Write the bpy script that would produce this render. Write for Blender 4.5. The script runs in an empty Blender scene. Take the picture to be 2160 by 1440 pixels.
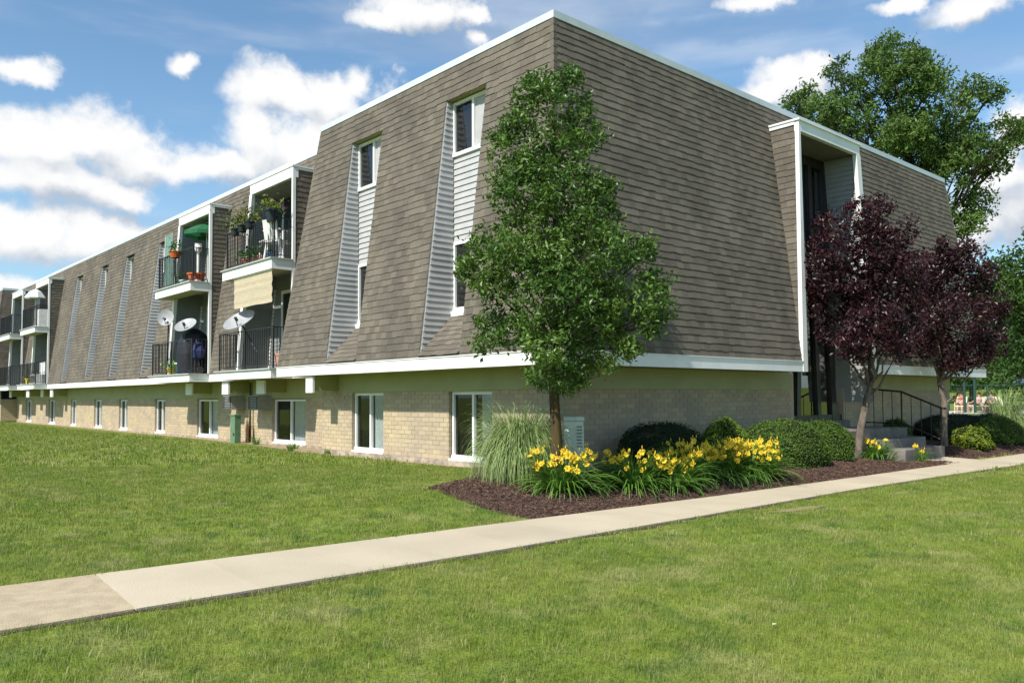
import bpy, bmesh, math, random
import numpy as np
from mathutils import Vector, Matrix, Euler
random.seed(7); RNG = np.random.default_rng(7)
SC = bpy.context.scene
COL = SC.collection
R = math.radians

# ------------------------------------------------------------------ camera
EYE = (-7.818, -7.898, 1.146)
cd = bpy.data.cameras.new('camera'); cam = bpy.data.objects.new('camera', cd); COL.objects.link(cam)
_y, _p, _r = 0.84358, 0.043115, -0.0051433
_d = Vector((math.cos(_y)*math.cos(_p), math.sin(_y)*math.cos(_p), math.sin(_p)))
_rt = _d.cross(Vector((0, 0, 1))).normalized(); _u = _rt.cross(_d)
_r2 = _rt*math.cos(_r)+_u*math.sin(_r); _u2 = -_rt*math.sin(_r)+_u*math.cos(_r)
cam.matrix_world = Matrix(((_r2.x, _u2.x, -_d.x, EYE[0]), (_r2.y, _u2.y, -_d.y, EYE[1]), (_r2.z, _u2.z, -_d.z, EYE[2]), (0, 0, 0, 1)))
cd.sensor_width = 36; cd.lens = 28.94; cd.shift_y = 0.0196; cd.clip_end = 3000
SC.camera = cam

# ------------------------------------------------------------------ sun, sky
EL, AZ = R(45), R(10.5)
SUN = Vector((-math.cos(AZ)*math.cos(EL), -math.sin(AZ)*math.cos(EL), math.sin(EL)))
sl = bpy.data.lights.new('sun', 'SUN'); sl.energy = 5.0; sl.angle = R(0.5); sl.color = (1, 0.95, 0.86)
sun = bpy.data.objects.new('sun', sl); COL.objects.link(sun)
sun.rotation_euler = SUN.to_track_quat('Z', 'Y').to_euler()
W = bpy.data.worlds.new('World'); SC.world = W; W.use_nodes = True
SC.view_settings.view_transform = 'Standard'; SC.view_settings.look = 'None'
SC.view_settings.exposure = 0.4; SC.view_settings.gamma = 1
SC.view_settings.use_curve_mapping = False
SKY = 0.115


def nd(nt, t, **k):
    n = nt.nodes.new(t)
    for a, b in k.items(): setattr(n, a, b)
    return n


def mth(nt, op, a, b=None, c=None, clamp=False):
    n = nt.nodes.new('ShaderNodeMath'); n.operation = op; n.use_clamp = clamp
    for i, v in enumerate((a, b, c)):
        if v is None: continue
        if isinstance(v, (int, float)): n.inputs[i].default_value = v
        else: nt.links.new(v, n.inputs[i])
    return n.outputs[0]


def build_world():
    nt = W.node_tree; nt.nodes.clear()
    out = nd(nt, 'ShaderNodeOutputWorld'); bg = nd(nt, 'ShaderNodeBackground')
    sky = nd(nt, 'ShaderNodeTexSky', sky_type='NISHITA'); sky.sun_disc = False
    sky.sun_elevation = EL; sky.sun_rotation = math.atan2(SUN.x, SUN.y)
    sky.air_density = 1.0; sky.dust_density = 0.6; sky.ozone_density = 1.6
    tc = nd(nt, 'ShaderNodeTexCoord')
    sp = nd(nt, 'ShaderNodeSeparateXYZ'); nt.links.new(tc.outputs['Generated'], sp.inputs[0])
    az = mth(nt, 'ARCTAN2', sp.outputs[1], sp.outputs[0])
    el = mth(nt, 'ARCSINE', sp.outputs[2])
    cv = nd(nt, 'ShaderNodeCombineXYZ'); nt.links.new(az, cv.inputs[0]); nt.links.new(el, cv.inputs[1])
    n1 = nd(nt, 'ShaderNodeTexNoise'); n1.inputs['Scale'].default_value = 11; n1.inputs['Detail'].default_value = 7; n1.inputs['Roughness'].default_value = 0.6
    nt.links.new(tc.outputs['Generated'], n1.inputs['Vector'])
    n2 = nd(nt, 'ShaderNodeTexNoise'); n2.inputs['Scale'].default_value = 34; n2.inputs['Detail'].default_value = 6; n2.inputs['Roughness'].default_value = 0.55
    nt.links.new(tc.outputs['Generated'], n2.inputs['Vector'])
    # warp the cloud outline
    wsub = nd(nt, 'ShaderNodeVectorMath', operation='SUBTRACT'); nt.links.new(n1.outputs['Color'], wsub.inputs[0]); wsub.inputs[1].default_value = (.5, .5, .5)
    wsc = nd(nt, 'ShaderNodeVectorMath', operation='MULTIPLY'); nt.links.new(wsub.outputs[0], wsc.inputs[0]); wsc.inputs[1].default_value = (.075, .05, 0)
    pv = nd(nt, 'ShaderNodeVectorMath', operation='ADD'); nt.links.new(cv.outputs[0], pv.inputs[0]); nt.links.new(wsc.outputs[0], pv.inputs[1])
    blobs = [(1.3792, 0.2654, 0.0552, 0.029), (1.3167, 0.2788, 0.0623, 0.03), (1.2691, 0.2597, 0.069, 0.0256), (1.2196, 0.2545, 0.0542, 0.021), (1.3612, 0.2343, 0.0708, 0.0246), (1.3019, 0.2212, 0.0469, 0.0153), (1.3775, 0.1742, 0.075, 0.0295), (1.3243, 0.174, 0.0515, 0.0213), (1.3956, 0.115, 0.032, 0.0137), (1.1421, 0.2921, 0.039, 0.048), (1.1372, 0.3486, 0.042, 0.0316), (1.0934, 0.2851, 0.0621, 0.0298), (1.0605, 0.3419, 0.0485, 0.0242), (1.0212, 0.3545, 0.0317, 0.0205), (1.1787, 0.2606, 0.033, 0.0186), (1.0993, 0.3468, 0.0396, 0.0266), (1.2311, 0.3686, 0.0152, 0.0111), (1.3913, 0.3339, 0.0275, 0.0132), (0.9583, 0.4451, 0.0934, 0.0221), (1.0044, 0.4306, 0.0435, 0.0147), (0.8814, 0.4125, 0.0176, 0.0118), (0.8883, 0.4421, 0.0352, 0.0133), (0.5122, 0.3543, 0.047, 0.027), (0.5415, 0.3426, 0.0307, 0.0158), (0.486, 0.3609, 0.023, 0.0174), (0.5423, 0.4352, 0.0477, 0.0092), (0.3196, 0.3935, 0.0483, 0.015), (0.3976, 0.4132, 0.0265, 0.0068), (0.2884, 0.2761, 0.0198, 0.0286), (0.2949, 0.1965, 0.0347, 0.034), (0.3071, 0.2221, 0.035, 0.0293), (0.3256, 0.1805, 0.0303, 0.0248)]
    def field(pvec):
        acc = None
        for (a, e, ra, re) in blobs:
            s = nd(nt, 'ShaderNodeVectorMath', operation='SUBTRACT'); nt.links.new(pvec, s.inputs[0]); s.inputs[1].default_value = (a, e, 0)
            m = nd(nt, 'ShaderNodeVectorMath', operation='MULTIPLY'); nt.links.new(s.outputs[0], m.inputs[0]); m.inputs[1].default_value = (1/(ra*1.18), 1/(re*1.2), 0)
            l = nd(nt, 'ShaderNodeVectorMath', operation='LENGTH'); nt.links.new(m.outputs[0], l.inputs[0])
            v = mth(nt, 'SUBTRACT', 1.0, l.outputs['Value'])
            acc = v if acc is None else mth(nt, 'SMOOTH_MAX', acc, v, 0.12)
        return acc
    acc = field(pv.outputs[0])
    up = nd(nt, 'ShaderNodeVectorMath', operation='ADD'); nt.links.new(pv.outputs[0], up.inputs[0]); up.inputs[1].default_value = (.012, .022, 0)
    acc2 = field(up.outputs[0])
    # the same sort of cumulus everywhere else round the sky
    n3 = nd(nt, 'ShaderNodeTexNoise'); n3.inputs['Scale'].default_value = 3.2; n3.inputs['Detail'].default_value = 3
    nt.links.new(tc.outputs['Generated'], n3.inputs['Vector'])
    gen = mth(nt, 'MULTIPLY', mth(nt, 'SUBTRACT', n3.outputs['Fac'], 0.60), 4.0)
    # keep the general field away from the part of the sky laid out above
    wx = mth(nt, 'MULTIPLY', mth(nt, 'SUBTRACT', az, 0.84), 1/0.8); wy = mth(nt, 'MULTIPLY', mth(nt, 'SUBTRACT', el, 0.2), 1/0.42)
    rr = mth(nt, 'SQRT', mth(nt, 'ADD', mth(nt, 'MULTIPLY', wx, wx), mth(nt, 'MULTIPLY', wy, wy)))
    off = mth(nt, 'MULTIPLY', mth(nt, 'SUBTRACT', 1.25, rr, clamp=True), 6.0)
    gen = mth(nt, 'SUBTRACT', gen, off)
    fld = mth(nt, 'MAXIMUM', acc, gen)
    nz = mth(nt, 'MULTIPLY', mth(nt, 'SUBTRACT', n1.outputs['Fac'], 0.5), 2.3)
    nz2 = mth(nt, 'MULTIPLY', mth(nt, 'SUBTRACT', n2.outputs['Fac'], 0.5), 1.1)
    dens = mth(nt, 'ADD', mth(nt, 'ADD', fld, nz), nz2)
    mr = nd(nt, 'ShaderNodeMapRange', interpolation_type='SMOOTHSTEP'); nt.links.new(dens, mr.inputs[0])
    mr.inputs[1].default_value = -0.16; mr.inputs[2].default_value = 0.62
    # thin wisps
    mp = nd(nt, 'ShaderNodeMapping'); mp.inputs['Scale'].default_value = (1, 1, 6); nt.links.new(tc.outputs['Generated'], mp.inputs[0])
    n4 = nd(nt, 'ShaderNodeTexNoise'); n4.inputs['Scale'].default_value = 2.6; n4.inputs['Detail'].default_value = 5; n4.inputs['Roughness'].default_value = .55
    nt.links.new(mp.outputs[0], n4.inputs['Vector'])
    wisp = nd(nt, 'ShaderNodeMapRange', interpolation_type='SMOOTHSTEP'); nt.links.new(n4.outputs['Fac'], wisp.inputs[0])
    wisp.inputs[1].default_value = .45; wisp.inputs[2].default_value = .8; wisp.inputs[4].default_value = .38
    mask = mth(nt, 'MAXIMUM', mr.outputs[0], wisp.outputs[0])
    thick = nd(nt, 'ShaderNodeMapRange'); nt.links.new(dens, thick.inputs[0]); thick.inputs[1].default_value = .1; thick.inputs[2].default_value = .9
    # cloud body: white where thick and high, grey-blue towards the thin flat bases
    n5 = nd(nt, 'ShaderNodeTexNoise'); n5.inputs['Scale'].default_value = 8; n5.inputs['Detail'].default_value = 5
    mo = nd(nt, 'ShaderNodeMapping'); mo.inputs['Location'].default_value = (0, 0, .06); nt.links.new(tc.outputs['Generated'], mo.inputs[0]); nt.links.new(mo.outputs[0], n5.inputs['Vector'])
    lit = mth(nt, 'MULTIPLY', mth(nt, 'SUBTRACT', acc, acc2), 0.55)
    sh = nd(nt, 'ShaderNodeMapRange', interpolation_type='SMOOTHSTEP'); nt.links.new(mth(nt, 'ADD', mth(nt, 'ADD', mth(nt, 'MULTIPLY', n5.outputs['Fac'], 1.1), mth(nt, 'MULTIPLY', n2.outputs['Fac'], .35)), lit), sh.inputs[0])
    sh.inputs[1].default_value = .30; sh.inputs[2].default_value = .90
    cc = nd(nt, 'ShaderNodeMix', data_type='RGBA'); nt.links.new(sh.outputs[0], cc.inputs[0])
    k = 1/(SKY*2**.4)
    cc.inputs[6].default_value = (.50*k, .57*k, .67*k, 1); cc.inputs[7].default_value = (1.0*k, 1.0*k, 1.0*k, 1)
    # pale haze low down
    hz = nd(nt, 'ShaderNodeMapRange', interpolation_type='SMOOTHSTEP'); nt.links.new(el, hz.inputs[0]); hz.inputs[1].default_value = 0; hz.inputs[2].default_value = .42; hz.inputs[3].default_value = .35; hz.inputs[4].default_value = 0
    hue = nd(nt, 'ShaderNodeMix', data_type='RGBA', blend_type='MULTIPLY'); hue.inputs[0].default_value = 1; nt.links.new(sky.outputs[0], hue.inputs[6]); hue.inputs[7].default_value = (.94, 1.13, 1.16, 1)
    hm = nd(nt, 'ShaderNodeMix', data_type='RGBA'); nt.links.new(hz.outputs[0], hm.inputs[0]); nt.links.new(hue.outputs[2], hm.inputs[6]); hm.inputs[7].default_value = (.36*k, .6*k, .86*k, 1)
    mx = nd(nt, 'ShaderNodeMix', data_type='RGBA'); nt.links.new(mask, mx.inputs[0]); nt.links.new(hm.outputs[2], mx.inputs[6]); nt.links.new(cc.outputs[2], mx.inputs[7])
    nt.links.new(mx.outputs[2], bg.inputs[0]); bg.inputs[1].default_value = SKY
    nt.links.new(bg.outputs[0], out.inputs[0])
    W.cycles.sampling_method = 'MANUAL'; W.cycles.sample_map_resolution = 512


build_world()

# ------------------------------------------------------------------ materials
MATS = {}


def mat(name, c, c2=None, rough=.7, scale=8, detail=4, bump=0, bscale=None, isl=0.0, spec=.3, metal=0, lo=.35, hi=.65, stretch=None, trans=0, coord='Object', extra=None):
    """c..c2 mixed by noise; isl = brightness spread from piece to piece"""
    if name in MATS: return MATS[name]
    m = bpy.data.materials.new(name); m.use_nodes = True; nt = m.node_tree; nt.nodes.clear()
    out = nd(nt, 'ShaderNodeOutputMaterial'); b = nd(nt, 'ShaderNodeBsdfPrincipled')
    b.inputs['Roughness'].default_value = rough; b.inputs['Specular IOR Level'].default_value = spec; b.inputs['Metallic'].default_value = metal
    geo = nd(nt, 'ShaderNodeNewGeometry'); oi = nd(nt, 'ShaderNodeObjectInfo')
    src = geo.outputs['Position']
    if stretch:
        mp = nd(nt, 'ShaderNodeMapping'); mp.inputs['Scale'].default_value = stretch; nt.links.new(src, mp.inputs[0]); src = mp.outputs[0]
    n = nd(nt, 'ShaderNodeTexNoise'); n.inputs['Scale'].default_value = scale; n.inputs['Detail'].default_value = detail; nt.links.new(src, n.inputs['Vector'])
    rmp = nd(nt, 'ShaderNodeMapRange'); nt.links.new(n.outputs['Fac'], rmp.inputs[0]); rmp.inputs[1].default_value = lo; rmp.inputs[2].default_value = hi
    mx = nd(nt, 'ShaderNodeMix', data_type='RGBA'); nt.links.new(rmp.outputs[0], mx.inputs[0])
    mx.inputs[6].default_value = (*c, 1); mx.inputs[7].default_value = (*(c2 or tuple(v*.82 for v in c)), 1)
    colr = mx.outputs[2]
    if isl:
        rnd = mth(nt, 'FRACT', mth(nt, 'ADD', geo.outputs['Random Per Island'], oi.outputs['Random']))
        f = mth(nt, 'ADD', 1-isl, mth(nt, 'MULTIPLY', rnd, 2*isl))
        hs = nd(nt, 'ShaderNodeVectorMath', operation='SCALE'); nt.links.new(colr, hs.inputs[0]); nt.links.new(f, hs.inputs['Scale']); colr = hs.outputs[0]
    if extra: colr = extra(nt, colr, geo)
    nt.links.new(colr, b.inputs['Base Color'])
    if bump:
        n2 = nd(nt, 'ShaderNodeTexNoise'); n2.inputs['Scale'].default_value = bscale or scale*6; n2.inputs['Detail'].default_value = 4; nt.links.new(src, n2.inputs['Vector'])
        bp = nd(nt, 'ShaderNodeBump'); bp.inputs['Strength'].default_value = bump; bp.inputs['Distance'].default_value = .01; nt.links.new(n2.outputs['Fac'], bp.inputs['Height']); nt.links.new(bp.outputs[0], b.inputs['Normal'])
    if trans:
        tr = nd(nt, 'ShaderNodeBsdfTranslucent'); nt.links.new(colr, tr.inputs[0])
        ms = nd(nt, 'ShaderNodeMixShader'); ms.inputs[0].default_value = trans; nt.links.new(b.outputs[0], ms.inputs[1]); nt.links.new(tr.outputs[0], ms.inputs[2]); nt.links.new(ms.outputs[0], out.inputs[0])
    else:
        nt.links.new(b.outputs[0], out.inputs[0])
    MATS[name] = m
    return m


def glass_mat(name, tint, refl):
    m = bpy.data.materials.new(name); m.use_nodes = True; nt = m.node_tree; nt.nodes.clear()
    out = nd(nt, 'ShaderNodeOutputMaterial'); t = nd(nt, 'ShaderNodeBsdfTransparent'); t.inputs[0].default_value = (*tint, 1)
    g = nd(nt, 'ShaderNodeBsdfGlossy'); g.inputs['Roughness'].default_value = .02; g.inputs[0].default_value = (.9, .9, .9, 1)
    fr = nd(nt, 'ShaderNodeFresnel'); fr.inputs[0].default_value = 1.5
    gm = nd(nt, 'ShaderNodeNewGeometry'); f = mth(nt, 'MULTIPLY', mth(nt, 'ADD', fr.outputs[0], refl, clamp=True), mth(nt, 'SUBTRACT', 1.0, gm.outputs['Backfacing']))
    ms = nd(nt, 'ShaderNodeMixShader'); nt.links.new(f, ms.inputs[0]); nt.links.new(t.outputs[0], ms.inputs[1]); nt.links.new(g.outputs[0], ms.inputs[2]); nt.links.new(ms.outputs[0], out.inputs[0])
    return m


M_SHINGLE = mat('asphalt_shingle', (.160, .139, .112), (.120, .106, .088), rough=.95, scale=1.1, detail=6, bump=.6, bscale=260, isl=.16, spec=.1)
M_SHBACK = mat('shingle_underlay', (.06, .052, .044), rough=1)
M_WHITE = mat('white_aluminium', (.76, .76, .75), (.64, .65, .64), rough=.5, scale=2.2, detail=8, lo=.45, hi=.8, bump=.15, bscale=6)
M_COPING = mat('roof_edge_metal', (.55, .6, .62), (.48, .54, .56), rough=.4, scale=4)
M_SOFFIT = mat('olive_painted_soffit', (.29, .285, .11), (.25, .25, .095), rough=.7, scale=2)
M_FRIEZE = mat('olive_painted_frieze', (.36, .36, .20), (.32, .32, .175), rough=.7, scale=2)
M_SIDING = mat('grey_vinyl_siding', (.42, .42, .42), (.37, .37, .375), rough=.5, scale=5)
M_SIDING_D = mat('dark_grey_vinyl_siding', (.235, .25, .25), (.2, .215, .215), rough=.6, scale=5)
M_SIDING_SHADE = mat('shaded_vinyl_siding', (.34, .35, .35), (.3, .31, .31), rough=.6, scale=5)  # siding colour darkened to imitate deep shade inside the entrance bay
M_BRICK = mat('tan_brick', (.47, .375, .245), (.39, .315, .235), rough=.9, scale=1.3, bump=.4, bscale=120, isl=.09, spec=.15)
M_MORTAR = mat('brick_mortar', (.39, .33, .24), (.32, .27, .21), rough=.95, scale=12)
M_FOUND = mat('concrete_foundation', (.42, .36, .28), (.24, .20, .16), rough=.95, scale=5, bump=.4, lo=.4, hi=.6)
M_CONC = mat('pale_concrete', (.51, .44, .32), (.40, .34, .245), rough=.95, scale=1.1, detail=10, lo=.3, hi=.8, bump=.35, bscale=90, isl=.05)
M_CONC_OLD = mat('weathered_concrete', (.46, .375, .25), (.37, .30, .20), rough=.95, scale=9, detail=8, bump=.6, bscale=120)
M_STEP = mat('shaded_step_concrete', (.21, .19, .165), (.13, .12, .105), rough=.95, scale=3, bump=.4)  # concrete darkened to stand in for the plum tree's shade
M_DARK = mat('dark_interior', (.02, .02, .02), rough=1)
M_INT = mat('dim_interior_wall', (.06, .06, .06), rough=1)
M_BRONZE = mat('dark_bronze_metal', (.018, .016, .014), rough=.35, spec=.5)
M_IRON = mat('black_wrought_iron', (.015, .015, .016), rough=.45, spec=.5)
M_CURT_W = mat('white_curtain', (.62, .62, .62), rough=.9, scale=20)
M_CURT_R = mat('dark_red_curtain', (.09, .03, .016), (.05, .02, .02), rough=.9)
M_CURT_G = mat('grey_blind', (.30, .31, .31), rough=.8)
G_CLEAR = glass_mat('window_glass', (.85, .88, .88), .04)
G_SCREEN = glass_mat('screened_glass', (.42, .43, .43), .03)
G_BRONZE = glass_mat('bronze_glass', (.35, .33, .3), .16)
M_BARK = mat('brown_bark', (.085, .06, .016), (.045, .032, .025), rough=.95, scale=14, bump=.9, bscale=40, stretch=(1, 1, .3))
M_BARK_P = mat('grey_plum_bark', (.17, .145, .115), (.09, .07, .055), rough=.95, scale=12, bump=.8, bscale=40, stretch=(1, 1, .4))
M_BARK_D = mat('dark_bark', (.07, .06, .05), (.04, .03, .016), rough=.95, scale=6, bump=.8)
M_PEAR = mat('pear_leaf', (.115, .20, .03), (.055, .12, .018), rough=.42, spec=.45, scale=1.5, isl=.38, trans=.3)
M_PLUM = mat('purple_plum_leaf', (.048, .011, .016), (.022, .007, .011), rough=.42, spec=.45, scale=2, isl=.5, trans=.22)
M_TREE = mat('broad_tree_leaf', (.12, .20, .04), (.07, .13, .026), rough=.6, scale=.5, isl=.4, trans=.3)
M_TREE2 = mat('far_tree_leaf', (.06, .12, .02), (.035, .08, .015), rough=.6, scale=.25, isl=.4, trans=.3)
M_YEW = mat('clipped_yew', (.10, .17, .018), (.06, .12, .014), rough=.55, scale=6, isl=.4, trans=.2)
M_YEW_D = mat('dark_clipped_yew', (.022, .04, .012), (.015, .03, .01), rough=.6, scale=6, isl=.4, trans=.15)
M_CHART = mat('chartreuse_shrub_leaf', (.22, .28, .02), (.12, .18, .02), rough=.6, scale=5, isl=.35, trans=.3)
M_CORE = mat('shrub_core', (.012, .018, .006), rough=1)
M_STRAP = mat('daylily_leaf', (.14, .27, .04), (.09, .20, .03), rough=.45, scale=5, isl=.35, trans=.3)
M_PETAL = mat('yellow_petal', (.88, .72, .07), (.85, .56, .03), rough=.6, scale=12, isl=.14, trans=.3)
M_THROAT = mat('flower_throat', (.85, .30, .01), rough=.6)
M_OGRASS = mat('variegated_grass_blade', (.40, .48, .21), (.20, .30, .09), rough=.6, scale=9, isl=.4, trans=.35)
M_TERRA = mat('terracotta', (.45, .15, .06), rough=.8)
M_GREENPL = mat('green_plastic', (.03, .13, .07), rough=.6)
M_CLOTH = mat('beige_blind_cloth', (.55, .47, .33), (.48, .41, .29), rough=.9, scale=6, stretch=(1, 1, 6), trans=.15)
M_DISH = mat('grey_dish_enamel', (.36, .37, .38), rough=.4)
M_CAB = mat('grey_green_enamel', (.56, .63, .56), (.50, .57, .51), rough=.5, scale=5)
M_GREENBOX = mat('green_enamel', (.13, .22, .13), rough=.5)
M_AC = mat('grey_ac_enamel', (.30, .30, .29), rough=.5)
M_ACG = mat('dark_ac_grille', (.05, .05, .05), rough=.5)
M_SKIN = mat('skin', (.50, .28, .2), rough=.6)
M_HAIR = mat('dark_hair', (.03, .02, .015), rough=.7)


def patch_extra(nt, colr, geo):
    return colr


def lawn_material(name, blades):
    m = bpy.data.materials.new(name); m.use_nodes = True; nt = m.node_tree; nt.nodes.clear()
    out = nd(nt, 'ShaderNodeOutputMaterial'); b = nd(nt, 'ShaderNodeBsdfPrincipled'); b.inputs['Roughness'].default_value = .6 if blades else .95
    b.inputs['Specular IOR Level'].default_value = .25 if blades else .05
    geo = nd(nt, 'ShaderNodeNewGeometry'); oi = nd(nt, 'ShaderNodeObjectInfo')

    def noise(s, d=4, st=None):
        n = nd(nt, 'ShaderNodeTexNoise'); n.inputs['Scale'].default_value = s; n.inputs['Detail'].default_value = d
        if st:
            mp = nd(nt, 'ShaderNodeMapping'); mp.inputs['Rotation'].default_value = (0, 0, st[1]); mp.inputs['Scale'].default_value = st[0]; nt.links.new(geo.outputs['Position'], mp.inputs[0]); nt.links.new(mp.outputs[0], n.inputs['Vector'])
        else: nt.links.new(geo.outputs['Position'], n.inputs['Vector'])
        return n.outputs['Fac']

    def rng(v, a, b_, c=0., d=1.):
        r = nd(nt, 'ShaderNodeMapRange', interpolation_type='SMOOTHSTEP'); nt.links.new(v, r.inputs[0])
        for i, x in enumerate((a, b_, c, d)): r.inputs[i+1].default_value = x
        return r.outputs[0]

    def mix(f, a, b_):
        x = nd(nt, 'ShaderNodeMix', data_type='RGBA'); nt.links.new(f, x.inputs[0])
        for i, v in ((6, a), (7, b_)):
            if isinstance(v, tuple): x.inputs[i].default_value = (*v, 1)
            else: nt.links.new(v, x.inputs[i])
        return x.outputs[2]
    sc = 1.0 if blades else .92
    c = lambda r, g, b_: (r*sc, g*sc, b_*sc)
    base = mix(rng(noise(.7), .35, .65), c(.160, .222, .036), c(.218, .265, .052))
    base = mix(rng(noise(3.5, 5), .5, .72), base, c(.10, .165, .034))
    base = mix(rng(noise(1.6, 6), .52, .70, 0, .62), base, c(.33, .32, .13))
    base = mix(rng(noise(9, 3), .55, .72, 0, .5), base, c(.27, .30, .09))
    # faint mowing stripes
    base = mix(rng(noise(1.0, 1, ((.15, 2.2, 1), .12)), .42, .58, 0, .25), base, c(.17, .22, .016))
    if blades:
        rnd = oi.outputs['Random']
        base = mix(rng(rnd, .72, 1.0, 0, .75), base, (.38, .35, .16)); base = mix(rng(rnd, .0, .25, .6, 0), base, (.07, .15, .025))
        f = mth(nt, 'ADD', .72, mth(nt, 'MULTIPLY', geo.outputs['Random Per Island'], .55))
        v = nd(nt, 'ShaderNodeVectorMath', operation='SCALE'); nt.links.new(base, v.inputs[0]); nt.links.new(f, v.inputs['Scale']); base = v.outputs[0]
        tr = nd(nt, 'ShaderNodeBsdfTranslucent'); nt.links.new(base, tr.inputs[0]); ms = nd(nt, 'ShaderNodeMixShader'); ms.inputs[0].default_value = .35
        nt.links.new(base, b.inputs['Base Color']); nt.links.new(b.outputs[0], ms.inputs[1]); nt.links.new(tr.outputs[0], ms.inputs[2]); nt.links.new(ms.outputs[0], out.inputs[0])
    else:
        base = mix(rng(noise(60, 3), .42, .7, 0, .45), base, c(.07, .10, .02))
        nt.links.new(base, b.inputs['Base Color'])
        bp = nd(nt, 'ShaderNodeBump'); bp.inputs['Strength'].default_value = .6; bp.inputs['Distance'].default_value = .03; nt.links.new(noise(45, 5), bp.inputs['Height']); nt.links.new(bp.outputs[0], b.inputs['Normal'])
        nt.links.new(b.outputs[0], out.inputs[0])
    return m


M_LAWN = lawn_material('lawn_ground', False)
M_BLADE = lawn_material('grass_blade', True)
M_MULCH = mat('bark_mulch', (.075, .043, .030), (.04, .024, .018), rough=1, scale=16, bump=1, bscale=60, isl=.0, detail=8)
M_CHIP = mat('mulch_chip', (.115, .068, .048), (.055, .033, .025), rough=1, scale=9, isl=.45)
M_SOIL = mat('bare_soil', (.075, .045, .04), (.04, .026, .025), rough=1, scale=14, bump=.6)
M_STRAW = mat('dry_grass_patch', (.30, .23, .12), (.20, .18, .08), rough=1, scale=20, bump=.6)

# ------------------------------------------------------------------ mesh helpers


class MB:
    def __init__(s): s.v = []; s.f = []; s.mi = []

    def add(s, vs, fs, mi=0):
        o = len(s.v); s.v += [tuple(v) for v in vs]; s.f += [tuple(i+o for i in f) for f in fs]; s.mi += [mi]*len(fs); return s

    def box(s, x0, y0, z0, x1, y1, z1, mi=0):
        x0, x1 = sorted((x0, x1)); y0, y1 = sorted((y0, y1)); z0, z1 = sorted((z0, z1))
        return s.add([(x0, y0, z0), (x1, y0, z0), (x1, y1, z0), (x0, y1, z0), (x0, y0, z1), (x1, y0, z1), (x1, y1, z1), (x0, y1, z1)],
                     [(0, 3, 2, 1), (4, 5, 6, 7), (0, 1, 5, 4), (1, 2, 6, 5), (2, 3, 7, 6), (3, 0, 4, 7)], mi)

    def quad(s, a, b, c, d, mi=0): return s.add([a, b, c, d], [(0, 1, 2, 3)], mi)

    def hexa(s, bot, top, mi=0):
        return s.add(list(bot)+list(top), [(0, 3, 2, 1), (4, 5, 6, 7), (0, 1, 5, 4), (1, 2, 6, 5), (2, 3, 7, 6), (3, 0, 4, 7)], mi)

    def tube(s, pts, rad, n=6, mi=0, cap=True):
        pts = [Vector(p) for p in pts]; rad = rad if isinstance(rad, (list, tuple)) else [rad]*len(pts)
        vs = []; fs = []
        for i, p in enumerate(pts):
            t = (pts[min(i+1, len(pts)-1)]-pts[max(i-1, 0)])
            t = t.normalized() if t.length > 1e-9 else Vector((0, 0, 1))
            a = t.cross(Vector((0, 0, 1)) if abs(t.z) < .9 else Vector((1, 0, 0))).normalized(); b = t.cross(a)
            for k in range(n):
                q = 2*math.pi*k/n; vs.append(p+(a*math.cos(q)+b*math.sin(q))*rad[i])
        for i in range(len(pts)-1):
            for k in range(n):
                fs.append((i*n+k, i*n+(k+1) % n, (i+1)*n+(k+1) % n, (i+1)*n+k))
        if cap: fs.append(tuple(range(n-1, -1, -1))); fs.append(tuple((len(pts)-1)*n+k for k in range(n)))
        return s.add(vs, fs, mi)

    def lathe(s, prof, n=14, loc=(0, 0, 0), axis=None, mi=0):
        vs = []; fs = []; L = Vector(loc)
        q = (Vector(axis).to_track_quat('Z', 'Y').to_matrix() if axis is not None else Matrix.Identity(3))
        for r, z in prof:
            for k in range(n):
                a = 2*math.pi*k/n; vs.append(L+q @ Vector((r*math.cos(a), r*math.sin(a), z)))
        for i in range(len(prof)-1):
            for k in range(n): fs.append((i*n+k, i*n+(k+1) % n, (i+1)*n+(k+1) % n, (i+1)*n+k))
        return s.add(vs, fs, mi)

    def mesh(s, name, mats, smooth=False):
        me = bpy.data.meshes.new(name); me.from_pydata(s.v, [], s.f)
        for m in (mats if isinstance(mats, (list, tuple)) else [mats]): me.materials.append(m)
        if any(s.mi): me.polygons.foreach_set('material_index', s.mi)
        if smooth: me.polygons.foreach_set('use_smooth', [True]*len(me.polygons))
        me.update(); return me

    def obj(s, name, mats, parent=None, kind=None, label=None, smooth=False, loc=None):
        o = bpy.data.objects.new(name, s.mesh(name, mats, smooth)); COL.objects.link(o)
        if parent is not None: o.parent = parent
        if loc is not None: o.location = loc
        if kind: o['kind'] = kind
        if label: o['label'] = label
        return o


def thing(name, label, cat, loc=(0, 0, 0), group=None, rz=0):
    o = bpy.data.objects.new(name, None); COL.objects.link(o); o.location = loc; o.rotation_euler = (0, 0, rz); o.empty_display_size = .2
    o['label'] = label; o['category'] = cat
    if group: o['group'] = group
    return o


def tag(o, label, cat, group=None):
    o['label'] = label; o['category'] = cat
    if group: o['group'] = group
    return o


def copy_child(src, parent):
    c = src.copy(); COL.objects.link(c); c.parent = parent; return c


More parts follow.
